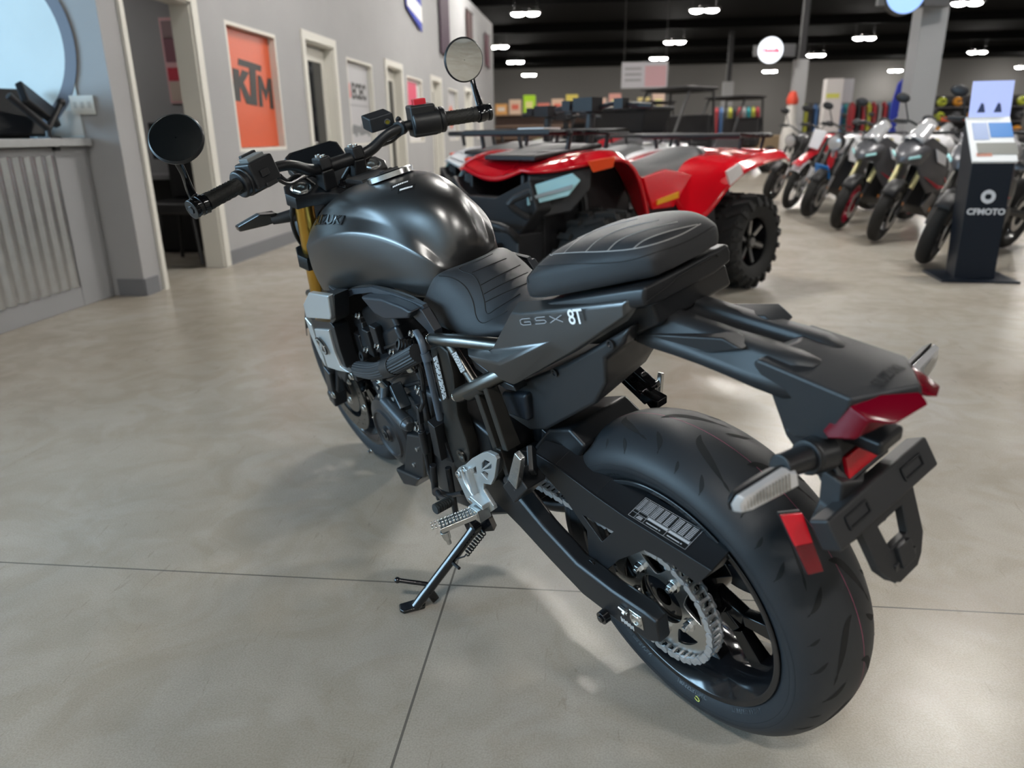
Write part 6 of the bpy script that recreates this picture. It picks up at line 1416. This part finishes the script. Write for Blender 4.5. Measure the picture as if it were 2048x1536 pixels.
    for s in (1, -1): g = MB(); g.tube([(1.02, s*.36, 1.06), (1.045, s*.25, 1.08)], .018, 10); g.tube([(1.07, s*.22, 1.07), (1.09, s*.30, 1.05), (1.06, s*.38, 1.05)], .007, 6); obj('grip', g.xf(ST), M_atvblk, h)
    for s in (1, -1):
        g = MB(); g.tube([(1.06, s*.22, 1.08), (1.05, s*.32, 1.24)], .007, 6); g.ball((1.04, s*.36, 1.27), .07, 14, 8, (.35, 1, .65)); obj('mirror', g.xf(ST), M_atvblk, h)
    if style == 'sport':
        for s in (1, -1):
            g = MB(); g.poly([(1.36, s*.05, .92), (1.26, s*.15, 1.02), (1.0, s*.19, .93), (.84, s*.20, .74), (.92, s*.20, .52), (1.10, s*.19, .50), (1.22, s*.14, .62)], (0, -s*.02, 0)); f = obj('side_fairing', g, c1, t, bev=.008)
            g = MB(); g.poly([(1.20, s*.172, .92), (1.02, s*.205, .86), (.98, s*.208, .76), (1.12, s*.19, .80)], (0, s*.012, 0)); obj('white_panel', g, c2, f, bev=.004)
            g = MB(); g.poly([(1.22, s*.16, .66), (1.0, s*.212, .58), (.80, s*.212, .56), (.98, s*.212, .54)], (0, s*.008, 0)); obj('stripe', g, mat('stripe_red', (.55, .01, .04), .35), f, smooth=0)
            g = MB(); g.poly([(.95, s*.17, .50), (.50, s*.15, .34), (.46, s*.14, .22), (.80, s*.14, .22), (1.02, s*.15, .36)], (0, -s*.02, 0)); obj('belly_pan', g, c1, t, bev=.006)
        half_loft([(1.46, [(0, .84), (.05, .83), (.07, .80), (.04, .77)]), (1.36, [(0, .95), (.11, .92), (.15, .86), (.09, .76)]), (1.24, [(0, 1.02), (.13, .98), (.17, .90), (.13, .76)]), (1.14, [(0, 1.05), (.12, 1.0), (.16, .92), (.12, .80)])], 'nose', c1, t, sub=2)
        for s in (1, -1): g = MB(); g.poly([(1.43, s*.06, .83), (1.36, s*.135, .86), (1.36, s*.135, .835), (1.43, s*.06, .805)], (.012, s*.008, 0)); obj('headlight', g, mat('drl_cyan', (.45, .8, .8), .2, emit=.12), t, bev=.003)
        g = MB(); rows = [[V((1.34-.22*k/4, yy*(.11-.005*k), 1.0+.17*k/4-.25*yy*yy*.2)) for yy in (-1, -.5, 0, .5, 1)] for k in range(5)]; g.loft(rows, closed=False); obj('windscreen', g, M_clear, t, solid=.004)
    elif style == 'naked':
        g = MB(); g.lathe((1.24, 0, .92), (1, 0, -.15), [(0, -.08), (.08, -.06), (.10, .0), (.10, .04), (.085, .05)], 24); hl_ = obj('headlight', g, M_atvblk, t); g = MB(); g.lathe((1.29, 0, .913), (1, 0, -.15), [(.09, 0), (.05, .02), (0, .025)], 24); obj('lens', g, M_clear, hl_)
        for s in (1, -1): g = MB(); g.tube([(1.10, s*.06, .92), (.80, s*.16, .70), (.52, s*.14, .48)], .018, 8); g.tube([(.95, s*.11, .80), (.86, s*.14, .55), (.62, s*.15, .58)], .014, 8); g.poly([(1.12, s*.12, .88), (.92, s*.17, .84), (.94, s*.17, .70), (1.06, s*.13, .72)], (0, -s*.015, 0)); obj('frame_rail', g, c2, t)
    else:
        for s in (1, -1): g = MB(); g.poly([(1.12, s*.07, .98), (.90, s*.15, .92), (.78, s*.16, .66), (.98, s*.17, .56), (1.10, s*.15, .76)], (0, -s*.012, 0)); obj('radiator_shroud', g, c1, t, bev=.004); g = MB(); g.poly([(1.35, s*.09, .62), (1.30, s*.13, .60), (1.40, s*.12, .30), (1.44, s*.09, .32)], (0, -s*.01, 0)); obj('fork_guard', g.xf(ST), c2, t)
        g = MB(); g.poly([(1.24, -.09, 1.08), (1.24, .09, 1.08), (1.30, .07, .84), (1.30, -.07, .84)], (-.015, 0, 0)); obj('number_plate', g.xf(ST), c2, t, bev=.006)
        g = MB(); g.loft([[V((xx, yy, zz-abs(yy)*.15)) for yy in (-.06, 0, .06)] for xx, zz in ((1.0, .80), (1.3, .78), (1.55, .72), (1.75, .66))], closed=False); obj('high_fender', g.xf(ST), c1, t, solid=.004)
    return t
M_mgrey = mat('moto_grey', (.13, .13, .14), .35, .5); M_mwhite = mat('moto_white', (.75, .75, .78), .3, coat=.4); M_mred = mat('moto_red', (.55, .006, .02), .3, coat=.4); M_mblue = mat('moto_blue', (.02, .2, .6), .35); M_mblk = mat('moto_black', (.02, .02, .022), .3, coat=.3); M_mrim = mat('rim_crimson', (.35, .005, .03), .35); M_fgold = mat('fork_champagne', (.6, .56, .3), .35, .6); M_fblk = mat('fork_black', (.02, .02, .02), .35); M_morg = mat('moto_orange', (.7, .16, .02), .35)
HB = radians(223)
moto('grey sport motorcycle with silver panels standing just behind the kiosk', *(Wp(1842, 530, z=0).xy), HB, .18, 'sport', M_mgrey, mat('moto_silver', (.5, .5, .53), .3, .4), M_mblk, M_metgr)
moto('dark grey and white sport motorcycle with gold forks and black front rim', *(Wp(1745, 485, z=0).xy), HB, .18, 'sport', M_mgrey, M_mwhite, M_mblk, M_fgold)
moto('dark grey and white sport motorcycle with crimson front rim', *(Wp(1672, 460, z=0).xy), HB, .18, 'sport', M_mgrey, M_mwhite, M_mrim, M_fgold)
m_ = moto('white framed motorcycle with a blue panel under the headlight', *(Wp(1612, 436, z=0).xy), HB, .18, 'naked', M_mwhite, M_mwhite, M_mblk, M_fblk)
g = MB(); g.poly([(1.42, -.09, .66), (1.42, .09, .66), (1.34, .11, .50), (1.34, -.11, .50)], (.03, 0, 0)); obj('blue_panel', g, M_mblue, m_, bev=.01)
moto('red and white dirt motorcycle between the red quad bike and the white framed one', *(Wp(1574, 420, z=0).xy), HB, .18, 'dirt', M_mred, M_mwhite, M_mblk, M_fblk)
moto('black motorcycle with small yellow lamp just beyond the red quad bike tail', *(Wp(1536, 404, z=0).xy), HB, .18, 'naked', M_mblk, M_mblk, M_mblk, M_fblk)
far = [('white sport motorcycle in the second row under the feather flag', 1770, 372, 'sport', M_mwhite, M_mgrey, M_mblk), ('red dirt motorcycle in the second row in front of the feather flag', 1715, 366, 'dirt', M_mred, M_mwhite, M_mblk), ('red and black motorcycle in the second row beside the display tower', 1662, 362, 'naked', M_mred, M_mblk, M_mblk), ('white and black sport motorcycle in front of the near column', 1835, 380, 'sport', M_mwhite, M_mblk, M_mblk), ('silver sport motorcycle in the second row behind the kiosk', 1935, 392, 'sport', mat('moto_silver', (.5, .5, .53), .3, .4), M_mwhite, M_mblk)]
for lb, px, py, st_, a, b, r in far: moto(lb, *(Wp(px, py, z=0).xy), HB, .18, st_, a, b, r, M_fblk)
moto('pale grey sport motorcycle just to the right of the kiosk', *(Wp(2095, 545, z=0).xy), radians(222), .18, 'sport', mat('moto_pale', (.40, .40, .42), .35, .3), M_mgrey, M_mblk, M_fblk)
# ================================================================== far side of the hall
def side_by_side(label, x, y, rz, c1):
    t = empty('utility_vehicle', label, 'vehicle', (x, y, 0), rz)
    for wx in (0, 1.95):
        for s in (1, -1): g = MB(); g.lathe((wx, s*.62, .34), (0, 1, 0), [(.18, -.11), (.30, -.12), (.34, -.08), (.34, .08), (.30, .12), (.18, .11)], 24, closed=True); w = obj('wheel', g, M_atvty, t); g = MB(); g.lathe((wx, s*.62, .34), (0, s, 0), [(.18, .05), (.06, .07), (0, .08)], 18); obj('rim', g, M_sil, w)
    g = MB(); g.loft([[V((xx, yy, zz)) for yy, zz in ((-w, z0), (w, z0), (w, z1), (-w, z1))] for xx, w, z0, z1 in ((-.6, .6, .55, .95), (.2, .62, .3, .95), (.4, .62, .3, .6), (1.35, .62, .3, .6), (1.5, .62, .35, 1.0), (2.35, .5, .45, .85))]); obj('body', g, c1, t, bev=.03)
    g = MB()
    for s in (1, -1): g.tube([(.3, s*.6, .9), (.35, s*.55, 1.85), (1.1, s*.55, 1.85), (1.6, s*.6, .98)], .028, 8)
    g.tube([(.35, -.55, 1.85), (.35, .55, 1.85)], .028, 8); g.tube([(1.1, -.55, 1.85), (1.1, .55, 1.85)], .028, 8); obj('roll_cage', g, M_atvblk, t)
    g = MB(); g.box((.75, 0, 1.89), (1.0, 1.2, .05)); obj('roof', g, M_atvblk, t, bev=.02)
    g = MB(); g.box((.55, 0, .78), (.5, 1.1, .18)); g.box((.36, 0, 1.1), (.14, 1.1, .6)); obj('seat', g, M_atvblk, t, bev=.03)
    g = MB()
    for s in (1, -1): g.box((2.28, s*.33, .78), (.06, .22, .08))
    obj('headlight', g, M_clear, t, bev=.01)
for i, (px, py, Y, c_, lb) in enumerate(((1400, 250, 17.0, M_mgrey, 'grey utility vehicle with black roof behind the quad bikes'), (1500, 250, 21.5, mat('sxs_sand', (.35, .25, .15), .5), 'sand coloured utility vehicle left of the middle column'), (1180, 250, 28.0, M_mblk, 'black utility vehicle far behind the quad handlebars'), (1330, 250, 24.0, M_mred, 'red utility vehicle far back below the hanging banner'))):
    x = Wp(px, py, y=Y).x; side_by_side(lb, x, Y, radians(225), c_)
# long gondola with boxed goods on top
YG = 33.0; xa, xb = Wp(990, 215, y=YG).x, Wp(1330, 215, y=YG).x
t = empty('gondola_shelf', 'long low shelf unit far back carrying bright cartons', 'shelf', ((xa+xb)/2, YG, 0))
zS = Wp(1100, 228, y=YG).z; Lg = xb-xa
g = MB(); g.box((0, .2, zS/2), (Lg, .06, zS)); obj('back_panel', g, mat('shelf_brown', (.12, .075, .06), .6), t, smooth=0)
for k in range(4): g = MB(); g.box((0, -.05, zS*(k+1)/4-.02), (Lg, .5, .04)); obj('shelf_board', g, mat('shelf_wood', (.30, .2, .14), .6), t, smooth=0)
cols = [((.75, .38, .12), 'orange'), ((.72, .52, .38), 'tan'), ((.45, .75, .02), 'lime'), ((.75, .22, .16), 'red'), ((.72, .5, .36), 'tan'), ((.72, .58, .12), 'yellow'), ((.74, .45, .2), 'orange'), ((.72, .5, .4), 'tan'), ((.72, .35, .3), 'pink'), ((.74, .62, .45), 'cream'), ((.72, .58, .25), 'yellow'), ((.7, .5, .4), 'tan')]
nm_ = ['at the left end', 'second from the left end', 'third from the left end', 'fourth from the left end', 'left of the middle', 'just left of the middle', 'near the middle', 'just right of the middle', 'fourth from the right end', 'third from the right end', 'second from the right end', 'at the right end']
for k, (c_, n_) in enumerate(cols):
    h = .42+.16*(k % 3); xx = xa+Lg*(k+.5)/12; g = MB(); g.box((0, 0, h/2), (Lg/12*.82, .45, h)); o = obj('carton', g, mat('carton_%d' % k, c_, .6)); o.location = (xx, YG-.05, zS); tag(o, '%s carton on the long far shelf, %s' % (n_, nm_[k]), 'box', 'cartons on the long shelf')
    g = MB(); g.box((0, -.23, h*.5), (Lg/12*.5, .01, h*.35)); obj('carton_label', g, mat('carton_lab_%d' % (k % 3), ((.8, .7, .6), (.7, .15, .1), (.8, .75, .3))[k % 3], .6), o, smooth=0)
# dark clothing racks and helmet wall at the right back
YH = 24.0; xa, xb = Wp(1868, 225, y=YH).x, Wp(2060, 225, y=YH).x; zt = Wp(1950, 190, y=YH).z
t = empty('gear_wall', 'dark display wall unit with rows of helmets at the right', 'shelf', ((xa+xb)/2, YH+.3, 0))
g = MB(); g.box((0, .1, zt/2), (xb-xa, .08, zt)); obj('back_panel', g, mat('gear_black', (.03, .028, .03), .6), t, smooth=0)
rowsz = [zt-.32, zt-.72, zt-1.12, zt-1.52]
for z in rowsz: g = MB(); g.box((0, -.12, z), (xb-xa, .36, .025)); obj('shelf_board', g, mat('gear_grey', (.12, .11, .115), .5), t, smooth=0)
hc = [((.6, .03, .15), 'crimson'), ((.05, .05, .055), 'black'), ((.5, .5, .5), 'white'), ((.45, .5, .05), 'lime'), ((.12, .12, .13), 'grey'), ((.5, .05, .06), 'red'), ((.6, .25, .03), 'orange')]
hel = None; rnd = random.Random(11); pos = ('left', 'left of middle', 'middle', 'right of middle', 'right', 'far right')
for r_ in range(4):
    for k in range(6):
        c_, n_ = hc[rnd.randrange(7)]
        g = MB(); g.ball((0, 0, .14), .135, 14, 9, (1, 1.15, 1)); o = obj('helmet', g, mat('helmet_'+n_, c_, .25, coat=.4)); o.location = (xa+(xb-xa)*(k+.5)/6, YH+.12, rowsz[r_]+.0125); tag(o, '%s helmet on the gear wall, %s shelf, %s' % (n_, ('top', 'second', 'third', 'lowest')[r_], pos[k]), 'helmet', 'helmets on the gear wall')
        g = MB(); g.ball((0, -.05, .15), .118, 10, 6, (.9, 1, .5)); obj('visor', g, M_dkglass, o)
for px, py, w_, h_, c_, lb in ((1975, 208, .9, .28, (1, 1, 1), 'white lit bar sign on the gear wall'), (1970, 233, .8, .16, (.15, .55, .08), 'green sign below the white lit bar sign'), (1908, 238, .95, .14, (.6, .1, .04), 'orange red shelf header on the gear wall')):
    q = Wp(px, py, y=YH-.12); g = MB(); g.box((0, 0, 0), (w_*.75, .06, h_*.8)); o = obj('shelf_sign', g, mat('sg_%d' % px, c_, .5, emit=3. if c_[0] == 1 else .15), bev=.02); o.location = q; tag(o, lb, 'sign')
# apparel racks in the middle distance
M_rk = mat('rack_steel', (.2, .2, .2), .4, .8); rackc = [((.03, .30, .33), 'teal'), ((.45, .45, .06), 'yellow'), ((.03, .03, .035), 'black'), ((.4, .04, .05), 'red'), ((.08, .18, .4), 'blue'), ((.3, .3, .3), 'grey')]
for i, (px, Y, lb) in enumerate(((1640, 27, 'clothes rack with teal and yellow jackets right of the middle column'), (1700, 28.5, 'clothes rack with blue and teal jackets behind the display tower'), (1745, 26, 'clothes rack with red jackets left of the feather flag'), (1470, 29, 'clothes rack far back right of the hanging banner'))):
    x = Wp(px, 240, y=Y).x; t = empty('clothes_rack', lb, 'rack', (x, Y, 0))
    g = MB(); g.tube([(-.8, 0, 0), (-.8, 0, 1.9), (.8, 0, 1.9), (.8, 0, 0)], .02, 6); g.box((-.8, 0, .02), (.06, .6, .04)); g.box((.8, 0, .02), (.06, .6, .04)); obj('rail', g, M_rk, t)
    for k in range(10):
        c_, n_ = rackc[(i*3+k*(2 if i == 2 else 1)+(k//3)) % 6] if i != 2 or k % 2 else rackc[3]
        g = MB(); g.poly([(-.72+k*.16, -.24, 1.72), (-.72+k*.16, 0, 1.88), (-.72+k*.16, .24, 1.72), (-.72+k*.16, .26, .95), (-.72+k*.16, -.26, .95)], (.09, 0, 0)); obj('jacket', g, mat('cloth_'+n_, c_, .8), t, bev=.02)
    g = MB(); g.box((0, .3, .45), (1.5, .5, .9)); obj('bin', g, mat('rack_dark', (.05, .045, .05), .6), t, smooth=0)
# traffic-cone coloured tank bottle beside the middle column
q = Wp(1582, 230, y=20.5); t = empty('fuel_can_stand', 'white pillar display with a red cap in front of the middle column', 'display', (q.x, 20.5, 0))
g = MB(); zt = Wp(1580, 192, y=20.5).z; g.lathe((0, 0, 0), (0, 0, 1), [(.22, 0), (.22, .9), (.12, 1.3), (.12, zt-.2)], 20); obj('pillar', g, mat('can_white', (.55, .53, .5), .5), t); g = MB(); g.lathe((0, 0, 0), (0, 0, 1), [(.13, zt-.2), (.15, zt-.1), (.08, zt+.1), (0, zt+.12)], 20); obj('cap', g, mat('can_red', (.6, .06, .03), .5), t)

# keep the family tree at thing > part > sub-part
for o in list(bpy.data.objects):
    ch = []; p = o
    while p.parent: p = p.parent; ch.append(p)
    if len(ch) > 2: o.parent = ch[-2]
